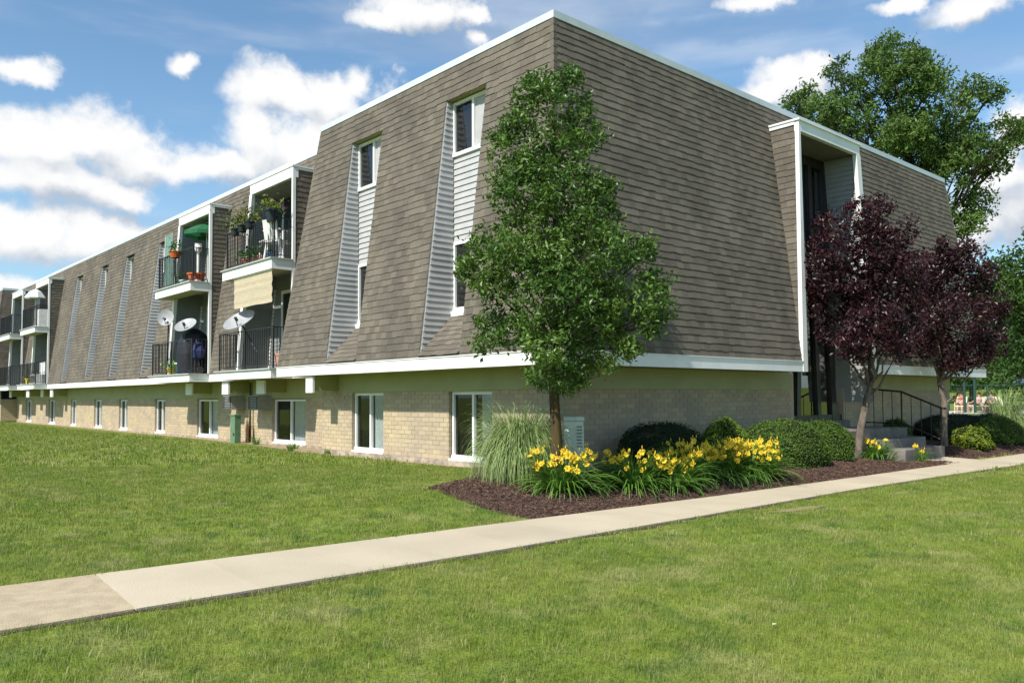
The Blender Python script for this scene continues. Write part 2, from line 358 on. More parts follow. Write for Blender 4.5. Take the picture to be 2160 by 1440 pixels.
def npmesh(name, V, F, material, parent=None, kind=None, smooth=False):
    """V (n,3) float, F (m,k) int, k = 3 or 4"""
    me = bpy.data.meshes.new(name); k = F.shape[1]
    me.vertices.add(len(V)); me.vertices.foreach_set('co', V.astype(np.float32).ravel())
    me.loops.add(F.size); me.loops.foreach_set('vertex_index', F.astype(np.int32).ravel())
    me.polygons.add(len(F)); me.polygons.foreach_set('loop_start', np.arange(0, F.size, k, dtype=np.int32))
    me.update(calc_edges=True); me.validate()
    me.materials.append(material)
    me.polygons.foreach_set('use_smooth', [bool(smooth)]*len(me.polygons))
    o = bpy.data.objects.new(name, me); COL.objects.link(o)
    if parent is not None: o.parent = parent
    if kind: o['kind'] = kind
    return o


# ------------------------------------------------------------------ terrain
def sst(a, b, t):
    t = np.clip((t-a)/(b-a), 0, 1); return t*t*(3-2*t)


def tz(x, y):
    x = np.asarray(x, float); y = np.asarray(y, float)
    s1 = 1-sst(-1.7, .3, y); xc = np.clip(x, -12, 18)
    z = -s1*(.12+.008*(xc+2))-.2*(1-sst(-8, -2.8, y))
    z = z+sst(62, 125, x)*3.0
    return z


def tzf(x, y): return float(tz(x, y))


def axis_coords(a, b, step, lo, hi):
    c = list(np.arange(a, b+1e-6, step)); s = step; v = b
    while v < hi: s *= 1.22; v += s; c.append(min(v, hi))
    s = step; v = a
    while v > lo: s *= 1.22; v -= s; c.insert(0, max(v, lo))
    return np.array(c)


xs = axis_coords(-12, 20, .25, -900, 1500); ys = axis_coords(-9, 8, .25, -900, 1500)
XX, YY = np.meshgrid(xs, ys, indexing='ij'); ZZ = tz(XX, YY)
V = np.stack([XX, YY, ZZ], -1).reshape(-1, 3); ny = len(ys)
I, J = np.meshgrid(np.arange(len(xs)-1), np.arange(ny-1), indexing='ij'); q = (I*ny+J).ravel()
ground = npmesh('ground', V, np.stack([q, q+ny, q+ny+1, q+1], -1), M_LAWN, kind='structure', smooth=True)

# sidewalk: edges follow these lines
def walk_far(x): return np.interp(x, [-14, -6.7, -2.3, 1, 5, 9, 14, 22], [-1.58, -1.62, -1.67, -1.71, -1.65, -1.56, -1.44, -1.3])
def walk_near(x): return np.interp(x, [-14, -6.9, -3.3, -.3, 3.4, 6.6, 10.3, 14, 22], [-2.86, -2.83, -2.77, -2.66, -2.50, -2.47, -2.5, -2.5, -2.5])


sidewalk = bpy.data.objects.new('sidewalk', None); COL.objects.link(sidewalk); sidewalk['kind'] = 'structure'
SEAM0 = -6.14
k = 0; x = SEAM0-1.55*4
while x < 22:
    x2 = x+1.55; g = .004 if abs(x-SEAM0) > .1 and abs(x+1.55-SEAM0) > .1 else .006; mb = MB(); n = 4
    for i in range(n):
        a = x+g+(x2-x-2*g)*i/n; b = x+g+(x2-x-2*g)*(i+1)/n
        def P(xx, yy, dz): return (xx, yy, tzf(xx, yy)+dz)
        # slabs lie slightly skew like the seams in the photo
        af, bf, an, bn = a, b, a-.10, b-.10
        top = [P(an, walk_near(an), .016), P(bn, walk_near(bn), .016), P(bf, walk_far(bf), .016), P(af, walk_far(af), .016)]
        bot = [(v[0], v[1], v[2]-.12) for v in top]
        mb.hexa(bot, top)
    old = x < SEAM0-.1
    mb.obj('slab', M_CONC_OLD if old else M_CONC, sidewalk, label=('darker weathered slab' if old and k == 3 else None)); k += 1; x = x2
# strip of bare soil along the near edge of the walk
mb = MB(); xs2 = np.arange(-12, 22, .12)
for a, b in zip(xs2[:-1], xs2[1:]):
    ya, yb = float(walk_near(a))-.0, float(walk_near(b))-.0
    wa = .075+.03*math.sin(a*3.1)+.02*math.sin(a*11.3); wb = .075+.03*math.sin(b*3.1)+.02*math.sin(b*11.3)
    mb.quad((a, ya-wa, tzf(a, ya-wa)+.004), (b, yb-wb, tzf(b, yb-wb)+.004), (b, yb+.02, tzf(b, yb)+.004), (a, ya+.02, tzf(a, ya)+.004))
mb.obj('soil_edge', M_SOIL, kind='structure')

# planting beds -------------------------------------------------------------
def inpoly(x, y, poly):
    c = np.zeros(np.shape(x), bool); n = len(poly); j = n-1
    for i in range(n):
        xi, yi = poly[i]; xj, yj = poly[j]
        hit = ((yi > y) != (yj > y)) & (x < (xj-xi)*(y-yi)/(yj-yi+1e-12)+xi); c ^= hit; j = i
    return c


BED1 = [(-1.70, .60), (-1.45, .78), (-1.0, 1.0), (-.45, 1.28), (.0, 1.75), (.35, 2.3), (.68, 2.6), (.68, .68), (7.4, .68), (7.4, -.45), (8.3, -1.05), (9.55, -1.16), (9.7, -1.32),
        (9.7, -1.56), (5, -1.65), (1, -1.71), (-1.8, -1.68), (-1.95, -1.6), (-2.02, -1.2), (-2.0, -.7), (-1.9, -.1), (-1.78, .3)]
BED2 = [(10.45, -1.2), (11.2, -1.35), (13, -1.42), (15.5, -1.38), (18, -1.30), (21, -1.2), (21, 1.3), (16, 1.3), (15.8, .68), (10.4, .68)]


def make_bed(name, poly):
    xa, xb = min(p[0] for p in poly), max(p[0] for p in poly); ya, yb = min(p[1] for p in poly), max(p[1] for p in poly)
    bm = bmesh.new(); f = bm.faces.new([bm.verts.new((px, py, 0)) for px, py in poly])
    bmesh.ops.triangulate(bm, faces=[f]); 
    for _ in range(5):
        es = [e for e in bm.edges if e.calc_length() > .25]
        if not es: break
        bmesh.ops.subdivide_edges(bm, edges=es, cuts=1)
        bmesh.ops.triangulate(bm, faces=bm.faces[:])
    P = np.array(poly+[poly[0]])
    for v in bm.verts:
        # distance to outline gives a low mound
        d = 9
        for i in range(len(P)-1):
            a = P[i]; b = P[i+1]; ab = b-a; t = np.clip(np.dot((v.co.x, v.co.y)-a, ab)/max(ab @ ab, 1e-9), 0, 1)
            d = min(d, math.hypot(v.co.x-(a+t*ab)[0], v.co.y-(a+t*ab)[1]))
        h = .004+.06*float(sst(0, .45, d))
        v.co.z = tzf(v.co.x, v.co.y)+h+random.uniform(0, .006)*(d > .02)
    me = bpy.data.meshes.new(name); bm.to_mesh(me); bm.free(); me.materials.append(M_MULCH)
    for pl in me.polygons: pl.use_smooth = True
    o = bpy.data.objects.new(name, me); COL.objects.link(o); o['kind'] = 'structure'
    return o


make_bed('mulch_bed', BED1); make_bed('mulch_bed', BED2)


def polydist(x, y, poly):
    P = np.array(poly+[poly[0]]); d = np.full(np.shape(x), 9.)
    for i in range(len(P)-1):
        a = P[i]; b = P[i+1]; ab = b-a; t = np.clip(((x-a[0])*ab[0]+(y-a[1])*ab[1])/max(ab @ ab, 1e-9), 0, 1)
        d = np.minimum(d, np.hypot(x-a[0]-t*ab[0], y-a[1]-t*ab[1]))
    return d


def chips(poly, n):
    xa, xb = min(p[0] for p in poly), max(p[0] for p in poly); ya, yb = min(p[1] for p in poly), max(p[1] for p in poly)
    x = RNG.uniform(xa, xb, n); y = RNG.uniform(ya, yb, n); ok = inpoly(x, y, poly); x = x[ok]; y = y[ok]; n = len(x)
    d = polydist(x, y, poly)
    z = tz(x, y)+.010+.06*sst(0, .45, d)
    L = RNG.uniform(.012, .05, n); Wd = L*RNG.uniform(.15, .45, n); a = RNG.uniform(0, 6.28, n); ti = RNG.uniform(-.5, .5, n); hgt = RNG.uniform(.003, .014, n)
    dx, dy = np.cos(a), np.sin(a)
    c = np.stack([x, y, z], -1); u = np.stack([dx, dy, ti], -1)*L[:, None]/2; w = np.stack([-dy, dx, RNG.uniform(-.4, .4, n)], -1)*Wd[:, None]/2; h = np.stack([0*x, 0*x, hgt], -1)
    V = np.stack([c-u-w, c+u-w, c+u+w, c-u+w, c-u*.8+h, c+u*.8+h], 1).reshape(-1, 3)
    b = np.arange(n)*6
    F = np.concatenate([np.stack([b, b+1, b+5, b+4], -1), np.stack([b+3, b+4, b+5, b+2], -1)])
    return V, F


Va, Fa = chips(BED1, 60000); o = npmesh('mulch', Va, Fa, M_CHIP, kind='stuff'); tag(o, 'dark brown shredded bark mulch around the shrubs', 'mulch')
Va, Fa = chips(BED2, 22000); o = npmesh('mulch', Va, Fa, M_CHIP, kind='stuff'); tag(o, 'dark brown bark mulch right of the steps', 'mulch')

# ------------------------------------------------------------------ THE BUILDING
ZF0, ZF1 = 1.594, 1.782        # fascia
ZR, ZS = 6.89, 6.79            # coping top, shingle top
INS = .665; KM = INS/(ZR-ZF1)
S = .669                       # brick plane of the front block
REC = .72                      # how far the middle section stands back
ZB = 1.273                     # top of brick
LX = 15.86                     # right end of the short side (eave)
BLD = thing('apartment_building', 'long two storey apartment building with brown shingled mansard walls over tan brick', 'building')


def mx_(z, off=0): return off+KM*(z-ZF1)


class Shingles:
    """collects tabs; the ones nearest the camera become their own objects"""
    def __init__(s, parent, name='shingle'):
        s.tabs = []; s.parent = parent; s.name = name; s.back = MB()

    def face(s, f, nrm, z0, z1, intervals, course=.119, tab=.165, seed=0, backing=True, flat=None):
        """f(u,z)->point; intervals(z)->[(u0,u1)]"""
        rnd = random.Random(seed); nrm = Vector(nrm).normalized()
        n = max(1, round((z1-z0)/course)); dz = (z1-z0)/n
        for j in range(n):
            a = z0+j*dz; b = a+dz
            ra = intervals(a); rb = intervals(b); rm = intervals((a+b)/2)
            if not (len(ra) == len(rb) == len(rm)): ra = rb = rm
            jog = 0.5*tab*(j % 2)+rnd.uniform(-.04, .04)
            for (u0, u1), (w0, w1), (m0, m1) in zip(ra, rb, rm):
                if m1-m0 < .01: continue
                if backing:
                    s.back.quad(f(u0, a), f(u1, a), f(w1, b), f(w0, b))
                u = math.floor((m0-jog)/tab)*tab+jog
                while u < m1:
                    ul, ur = max(u, m0)+.001, min(u+tab, m1)-.001
                    if ur-ul > .02:
                        lo = a-.002-(rnd.uniform(.006, .016) if rnd.random() < .45 else rnd.uniform(0, .003)); hi = b+.012
                        t0 = .0105+rnd.uniform(-.0015, .003)
                        # ends that meet a sloping edge follow it
                        def edge(uu, left):
                            if left and u <= m0: return (u0, w0)
                            if (not left) and u+tab >= m1: return (u1, w1)
                            return (uu, uu)
                        l = edge(ul, True); r_ = edge(ur, False)
                        A = Vector(f(l[0], lo)); B = Vector(f(r_[0], lo)); C_ = Vector(f(r_[1], hi)); D = Vector(f(l[1], hi))
                        s.tabs.append((A+nrm*.001, B+nrm*.001, C_+nrm*.001, D+nrm*.001, A+nrm*(.004+t0), B+nrm*(.004+t0), C_+nrm*.003, D+nrm*.003))
                    u += tab

    def build(s, near=300):
        cam_ = Vector(EYE)
        s.tabs.sort(key=lambda t: (t[0]-cam_).length)
        parts = s.tabs[:near]; rest = s.tabs[near:]
        bk = s.back.obj('shingle_underlay', M_SHBACK, s.parent)
        for t in parts:
            c = (t[0]+t[2])/2; mb = MB(); mb.hexa([v-c for v in t[:4]], [v-c for v in t[4:]])
            mb.obj(s.name, M_SHINGLE, s.parent, loc=c)
        V = np.array([[tuple(v) for v in t] for t in rest]).reshape(-1, 3); b = (np.arange(len(rest))*8)[:, None]
        F = (b[:, :, None]+np.array([(4, 5, 6, 7), (0, 1, 5, 4), (1, 2, 6, 5), (3, 0, 4, 7)])[None]).reshape(-1, 4)
        o = npmesh('shingle_courses', V, F, M_SHINGLE, s.parent, kind='stuff')


mroof = bpy.data.objects.new('mansard_wall', None); COL.objects.link(mroof); mroof.parent = BLD
SH = Shingles(mroof)


def subtract(u0, u1, cuts):
    out = [(u0, u1)]
    for a, b in cuts:
        nw = []
        for p, q_ in out:
            if b <= p or a >= q_: nw.append((p, q_)); continue
            if a > p: nw.append((p, a))
            if b < q_: nw.append((b, q_))
        out = nw
    return out


SLOTS = [(2.10, 3.18), (5.16, 6.27)]                 # window slots, front block
RSLOTS = [(18.55, 19.53), (22.0, 22.9), (25.0, 25.95), (28.45, 29.4)]
S_TOP, S_BOT = 6.2, 1.83
BOXES = [(9.05, 11.27, 12.05), (13.83, 16.08, 16.93), (31.5, 33.8, 34.6), (36.6, 38.8, 39.6)]   # near, far at top, far at bottom
BOX_TOP = 6.36


def box_far(b, z): return b[1]+(b[2]-b[1])*(BOX_TOP-z)/(BOX_TOP-ZF1)


Y2 = 40.3   # second projecting block starts
k_hip = lambda z: KM*(z-ZF1)


def iv_left(z):
    cuts = [c for c in SLOTS] if S_BOT < z < S_TOP else []
    return subtract(k_hip(z), 8.29-k_hip(z), cuts)


def iv_rec(z):
    cuts = []
    if z < BOX_TOP: cuts += [(b[0], box_far(b, z)) for b in BOXES]
    if S_BOT < z < S_TOP: cuts += RSLOTS
    cuts.sort(); return subtract(8.29-k_hip(z)-.02, Y2+k_hip(z)+.05, cuts)


ENT_N, ENT_T, ENT_B = 6.5, 8.92, 9.47
def ent_far(z): return ENT_T+(ENT_B-ENT_T)*(BOX_TOP-z)/(BOX_TOP-ZF1)


def iv_right(z):
    cuts = [(ENT_N, ent_far(z))] if z < BOX_TOP else []
    return subtract(k_hip(z), LX-k_hip(z), cuts)


def merge_z(z0, z1, brk):
    zs = [z0]+[b for b in brk if z0 < b < z1]+[z1]; return list(zip(zs[:-1], zs[1:]))


CB = math.atan(KM); NL = (-math.cos(CB), 0, math.sin(CB)); NR = (0, -math.cos(CB), math.sin(CB))
for i, (a, b) in enumerate(merge_z(ZF1, ZS, [S_BOT, S_TOP])):
    eps = 1e-4
    SH.face(lambda u, z: (mx_(z), u, z), NL, a, b, lambda z, a=a, b=b: iv_left(min(max(z, a+eps), b-eps)), seed=1+i)
for i, (a, b) in enumerate(merge_z(ZF1, ZS, [S_BOT, S_TOP, BOX_TOP])):
    SH.face(lambda u, z: (mx_(z, REC), u, z), NL, a, b, lambda z, a=a, b=b: iv_rec(min(max(z, a+eps), b-eps)), seed=11+i)
for i, (a, b) in enumerate(merge_z(ZF1, ZS, [BOX_TOP])):
    SH.face(lambda u, z: (u, mx_(z), z), NR, a, b, lambda z, a=a, b=b: iv_right(min(max(z, a+eps), b-eps)), seed=21+i)
# second block, front and near end
SL2 = [(43.55, 44.4), (46.6, 47.6), (50, 51), (53.5, 54.5)]
for i, (a, b) in enumerate(merge_z(ZF1, ZS, [S_BOT, S_TOP])):
    SH.face(lambda u, z: (mx_(z), u, z), NL, a, b, lambda z, a=a, b=b: subtract(Y2+k_hip(z), 62, SL2 if a+eps > S_BOT and b-eps < S_TOP else []), seed=31+i)
SH.face(lambda u, z: (u, Y2+k_hip(z), z), (0, -math.cos(CB), math.sin(CB)), ZF1, ZS, lambda z: [(mx_(z), mx_(z, REC)+.03)], seed=41)
# far return of first block (faces away) and right end
mb = MB(); mb.quad((0, 8.29, ZF1), (REC, 8.29, ZF1), (INS+REC, 8.29-INS, ZS), (INS, 8.29-INS, ZS)); mb.obj('shingled_return', M_SHINGLE, mroof); mb = MB()
mb.quad((LX, 0, ZF1), (LX, 12, ZF1), (LX-INS, 12, ZS), (LX-INS, INS, ZS)); mb.obj('shingled_return', M_SHINGLE, mroof)
# near side walls of the balcony boxes: vertical, shingled
for i, b in enumerate(BOXES):
    SH.face(lambda u, z, y=b[0]: (u, y, z), (0, -1, 0), ZF1, BOX_TOP-.06, lambda z: [(REC-.0, mx_(z, REC)+.02)] if mx_(z, REC)-REC > .02 else [(REC, REC+.021)], seed=51+i)
SH.face(lambda u, z: (ENT_N, u, z), (-1, 0, 0), ZF1, BOX_TOP-.06, lambda z: [(0, max(mx_(z), .02)+.02)], seed=61)
# aprons under the window slots
WX = .734
for off, sl in ((0, SLOTS), (REC, RSLOTS)):
    for i, (a, b) in enumerate(sl):
        zt_ = 2.58
        sl_n = Vector((-(zt_-S_BOT), 0, (WX))).normalized()
        SH.face(lambda u, z, off=off: (off-.02+(z-S_BOT)/(zt_-S_BOT)*(WX+.02), u, z), sl_n, S_BOT-.01, zt_, lambda z, a=a, b=b: [(a+.005, b-.005)], course=.085, seed=71+i)
SH.build(300)

# hip caps on the corners
def hip(p0, p1, da, db, n=42, w=.085):
    mb = MB()
    p0 = Vector(p0); p1 = Vector(p1); da = Vector(da); db = Vector(db)
    nrm = -(da+db).normalized()
    for i in range(n):
        a = p0.lerp(p1, i/n)-Vector((0, 0, .006)); b = p0.lerp(p1, (i+1)/n)+Vector((0, 0, .01))
        oa = nrm*.034; ob = nrm*.022
        mb.add([a+oa, a+oa*.5+da*w, a+oa*.5+db*w, b+ob, b+ob*.5+da*w, b+ob*.5+db*w], [(0, 1, 4, 3), (0, 3, 5, 2), (0, 2, 1)])
    mb.obj('hip_cap', M_SHINGLE, mroof, kind='stuff')
hip((0, 0, ZF1), (INS*.98, INS*.98, ZS), (0, 1, 0), (1, 0, 0))
hip((0, 8.29, ZF1), (INS*.98, 8.29-INS*.98, ZS), (.5, .2, 0), (0, -1, 0), w=.07)
hip((0, Y2, ZF1), (INS*.98, Y2+INS*.98, ZS), (0, 1, 0), (1, 0, 0))
hip((LX, 0, ZF1), (LX-INS*.98, INS*.98, ZS), (-1, 0, 0), (0, 1, 0))

# roof deck, coping
roof = MB()
roof.add([(.75, .75, 6.80), (15.0, .75, 6.80), (15.0, 12, 6.80), (12, 14, 6.80), (12, 62, 6.80), (1.45, 62, 6.80), (.75, 62, 6.8), (.75, 41.1, 6.8), (1.45, 41.1, 6.8), (1.45, 7.5, 6.8), (.75, 7.5, 6.8)], [tuple(range(11))])
roof = roof.obj('flat_roof', mat('roof_membrane', (.12, .12, .12)), BLD)
cp = MB(); a = .06
ox = .035
cp.box(INS-ox, INS-ox, ZS-.01, INS+.2, 8.29-INS+ox, ZR)
cp.box(INS+.2, INS-ox, ZS-.01, LX-INS+ox, INS+.2, ZR)
cp.box(INS+.2, 8.29-INS-.15, ZS-.01, INS+REC-.03, 8.29-INS+ox, ZR-.002)
cp.box(INS+REC-ox, 8.29-INS+ox, ZS-.01, INS+REC+.2, Y2+INS-ox, ZR)
cp.box(INS-ox, Y2+INS-ox, ZS-.01, INS+.2, 62, ZR)
cp.box(INS+.2, Y2+INS-ox, ZS-.01, INS+REC-.03, Y2+INS+.1, ZR-.002)
cp.box(LX-INS-.15, INS+.2, ZS-.01, LX-INS+ox, 12, ZR)
cp.obj('roof_coping', M_COPING, BLD)

# fascia boards
FT = .03
def fascia(x0, y0, x1, y1, z0=ZF0, z1=ZF1-.002):
    """boards about 3 m long, butted with a hair of a gap"""
    along = 1 if (y1-y0) > (x1-x0) else 0; a, b = (y0, y1) if along else (x0, x1); n = max(1, round((b-a)/3.05)); d = (b-a)/n
    for i in range(n):
        p, q_ = a+i*d+(.002 if i else 0), a+(i+1)*d-(.002 if i < n-1 else 0); j = random.uniform(-.0015, .0015)
        (MB().box(x0+j, p, z0+j, x1+j, q_, z1) if along else MB().box(p, y0+j, z0+j, q_, y1+j, z1)).obj('fascia', M_WHITE, BLD)
fascia(-.02, -.02, .02, 8.31); fascia(.02, -.02, ENT_N+.0, .02); fascia(ENT_B+.005, -.02, LX+.02, .02)
fascia(.02, 8.27, REC-.02, 8.31)
segs = [8.31]+[v for b in BOXES for v in (b[0], b[2])]+[Y2-.02]
for i in range(0, len(segs), 2): fascia(REC-.02, segs[i], REC+.02, segs[i+1])
fascia(-.02, Y2-.02, .02, 62); fascia(.02, Y2-.02, REC-.02, Y2+.02); fascia(LX-.02, .02, LX+.02, 12)
# drip lip
dl = MB(); dl.box(-.035, -.035, ZF1-.002, .02, 8.31, ZF1+.012); dl.box(.02, -.035, ZF1-.002, ENT_N, .02, ZF1+.012); dl.box(ENT_B+.01, -.035, ZF1-.002, LX+.02, .02, ZF1+.012); dl.obj('drip_edge', M_WHITE, BLD)

# soffits + frieze boards
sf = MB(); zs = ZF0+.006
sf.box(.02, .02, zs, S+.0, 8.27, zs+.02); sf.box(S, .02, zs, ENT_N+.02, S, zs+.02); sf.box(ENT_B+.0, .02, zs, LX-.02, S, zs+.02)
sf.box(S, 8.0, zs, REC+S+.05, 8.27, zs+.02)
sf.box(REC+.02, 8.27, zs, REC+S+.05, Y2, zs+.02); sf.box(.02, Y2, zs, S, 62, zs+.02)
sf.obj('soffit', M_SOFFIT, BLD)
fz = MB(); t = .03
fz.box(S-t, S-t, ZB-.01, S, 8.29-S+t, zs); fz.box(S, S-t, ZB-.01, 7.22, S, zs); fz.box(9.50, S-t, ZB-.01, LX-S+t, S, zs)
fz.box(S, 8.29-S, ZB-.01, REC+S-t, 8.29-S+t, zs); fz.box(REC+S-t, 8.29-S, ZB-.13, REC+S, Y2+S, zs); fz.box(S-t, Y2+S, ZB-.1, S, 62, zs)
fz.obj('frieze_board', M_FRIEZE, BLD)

# ---- brick walls
wall = bpy.data.objects.new('brick_wall', None); COL.objects.link(wall); wall.parent = BLD
bricks = []
def brick_wall(f, nrm, u0, u1, z0, z1, openings, seed):
    rnd = random.Random(seed); n = max(1, round((z1-z0)/.0775)); dz = (z1-z0)/n; L = .203
    nrm = Vector(nrm); back = .005
    cuts = sorted(openings)
    for a, b in subtract(u0, u1, cuts):
        mort = MB()
        mort.quad(Vector(f(a, z0-.05))-nrm*back, Vector(f(b, z0-.05))-nrm*back, Vector(f(b, z1))-nrm*back, Vector(f(a, z1))-nrm*back); mort.obj('mortar', M_MORTAR, wall)
        for j in range(n):
            off = (L+.01)/2*(j % 2); u = math.floor((a-off)/(L+.01))*(L+.01)+off
            while u < b:
                p, q_ = max(u, a), min(u+L, b)
                if q_-p > .03:
                    d = nrm*rnd.uniform(-.002, .002); z = z0+j*dz+.005
                    e = -nrm*.02
                    A, B, C_, D = [Vector(f(x_, y_)) for x_, y_ in ((p, z), (q_, z), (q_, z+dz-.010), (p, z+dz-.010))]
                    bricks.append((A+e, B+e, C_+e, D+e, A+d, B+d, C_+d, D+d))
                u += L+.01
FD = .09
GW = [(2.12, 3.26), (5.28, 6.42)]
GR = [(9.72, 11.46), (14.85, 16.42), (19.1, 20.05), (22.9, 23.87), (26.0, 27.02), (29.6, 30.5), (33.1, 34.3), (37.7, 38.9)]
RX = S+REC
brick_wall(lambda u, z: (S, u, z), (-1, 0, 0), S, 8.29-S, FD, ZB, GW, 1)
brick_wall(lambda u, z: (u, S, z), (0, -1, 0), S, 7.22, FD, ZB, [], 2)
brick_wall(lambda u, z: (u, S, z), (0, -1, 0), 9.50, LX-S, FD, ZB, [], 3)
brick_wall(lambda u, z: (RX, u, z), (-1, 0, 0), 8.29-S, Y2+S, FD-.05, ZB-.12, GR, 4)
brick_wall(lambda u, z: (S, u, z), (-1, 0, 0), Y2+S, 62, FD, ZB-.1, [(43, 44.2), (47, 48.2)], 5)
brick_wall(lambda u, z: (9.50, u, z), (-1, 0, 0), S, 1.0, FD, ZB, [], 6)
# reveals (near-facing jambs of the window openings)
for a, b in GW:
    brick_wall(lambda u, z, b=b: (u, b, z), (0, -1, 0), S, S+.1, FD, ZB, [], 7)
for a, b in GR:
    brick_wall(lambda u, z, b=b: (u, b, z), (0, -1, 0), RX, RX+.1, FD-.05, ZB-.12, [], 8)
brick_wall(lambda u, z: (u, Y2+S, z), (0, -1, 0), S, RX, FD, ZB-.1, [], 9)
cam_ = Vector(EYE); bricks.sort(key=lambda t: (t[0]-cam_).length)
cache = {}
for t in bricks[:300]:
    c = (t[0]+t[2])/2; mb = MB(); mb.hexa([v-c for v in t[:4]], [v-c for v in t[4:]]); mb.obj('brick', M_BRICK, wall, loc=c)
rest = bricks[300:]
Vb = np.array([[tuple(v) for v in t] for t in rest]).reshape(-1, 3); bb = (np.arange(len(rest))*8)[:, None]
Fb = (bb[:, :, None]+np.array([(4, 5, 6, 7), (0, 1, 5, 4), (1, 2, 6, 5), (2, 3, 7, 6), (3, 0, 4, 7)])[None]).reshape(-1, 4)
npmesh('brick_courses', Vb, Fb, M_BRICK, wall, kind='stuff')
fd = MB(); e = .012
fd.box(S-e, S-e, -.3, S+.2, 8.29-S, FD); fd.box(S+.2, S-e, -.3, 7.22, S+.2, FD); fd.box(9.5, S-e, -.3, LX-S, S+.2, FD)
fd.box(RX-e, 8.29-S, -.3, RX+.2, Y2+S, FD-.05); fd.box(S-e, Y2+S, -.3, S+.2, 62, FD)
fd.obj('foundation', M_FOUND, BLD)
# pale strip of soil and old concrete at the wall foot in the set-back part
gp = MB()
pts = [(.30, 8.3), (.62, 9.2), (.80, 10.6), (1.02, 12.0), (.95, 13.5), (1.08, 15.2), (1.12, 18), (1.15, 26), (1.2, 40)]
for (a, b), (c_, d_) in zip(pts[:-1], pts[1:]): gp.quad((a, b, .006), (RX, b, .006), (RX, d_, .006), (c_, d_, .006))
gp.quad((.5, 2.7, .006), (S, 2.7, .006), (S, 7.6, .006), (.42, 7.6, .006)); gp.quad((.42, 7.6, .006), (RX, 7.6, .006), (RX, 8.3, .006), (.30, 8.3, .006))
gp.obj('wall_foot_strip', mat('wall_foot_soil', (.40, .31, .20), (.22, .17, .11), rough=1, scale=5, bump=.4), kind='structure')

# interior mass so windows look into dark rooms
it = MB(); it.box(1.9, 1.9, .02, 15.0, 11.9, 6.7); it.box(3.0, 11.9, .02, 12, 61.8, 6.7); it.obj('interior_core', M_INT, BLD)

# ---- windows (left facade orientation: looking along +X from outside)
def window(y0, y1, z0, z1, X, style, mull=.5):
    """y0 near side, y1 far side (left in the photo)"""
    fr = MB(); w = .05
    fr.box(X-.03, y0, z0, X+.05, y0+w, z1); fr.box(X-.03, y1-w, z0, X+.05, y1, z1)
    fr.box(X-.03, y0+w, z1-w, X+.05, y1-w, z1); fr.box(X-.05, y0+w*.0, z0-.0, X+.05, y1, z0+w*1.2)
    ym = y1-(y1-y0)*mull
    fr.box(X-.02, ym-.025, z0+w, X+.04, ym+.025, z1-w)
    f = fr.obj('window', M_WHITE, BLD)
    def pane(a, b, m, dx): MB().box(X+dx, a, z0+w*1.2, X+dx+.006, b, z1-w).obj('pane', m, f)
    pane(ym+.025, y1-w, G_SCREEN if style != 'plain' else G_CLEAR, .01); pane(y0+w, ym-.025, G_CLEAR, .022)
    # curtain behind near half
    def curtain(a, b, m, xx):
        c = MB(); n = max(6, int((b-a)/.03)); prev = None
        for i in range(n+1):
            yy = a+(b-a)*i/n; x_ = xx+.02*math.sin(i*1.9)
            if prev: c.quad((prev[0], prev[1], z0), (x_, yy, z0), (x_, yy, z1), (prev[0], prev[1], z1))
            prev = (x_, yy)
        c.obj('curtain', m, f)
    if style == 'white': curtain(y0, ym, M_CURT_W, X+.075); curtain(ym+(y1-ym)*.45, y1, M_CURT_G, X+.12)
    if style == 'red': curtain(ym, y1, M_CURT_R, X+.12); curtain(y0, ym, M_CURT_W, X+.075)
    if style == 'dark': curtain(ym+.1, y1, M_CURT_R, X+.12); curtain(y0, ym-.15, mat('brown_curtain', (.12, .08, .06)), X+.12)
    if style == 'half': curtain(y0, y0+(ym-y0)*.75, M_CURT_W, X+.075); curtain(ym+.05, y1, M_CURT_G, X+.1)
    if style == 'plain': curtain(y0+.02, ym-.05, M_CURT_G, X+.2)
    # dark room behind, open towards the glass
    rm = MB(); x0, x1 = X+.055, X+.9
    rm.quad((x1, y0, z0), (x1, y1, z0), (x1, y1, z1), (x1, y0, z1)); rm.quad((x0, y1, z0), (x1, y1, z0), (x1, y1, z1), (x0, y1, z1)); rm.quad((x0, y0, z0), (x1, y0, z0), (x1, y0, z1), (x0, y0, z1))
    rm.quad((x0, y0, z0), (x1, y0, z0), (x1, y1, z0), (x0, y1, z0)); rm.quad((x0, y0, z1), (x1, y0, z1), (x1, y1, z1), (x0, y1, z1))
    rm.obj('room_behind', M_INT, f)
    return f


def ssill(y0, y1, z, X): MB().box(X-.1, y0-.03, z-.07, X+.02, y1+.03, z).obj('window_sill', M_WHITE, BLD)


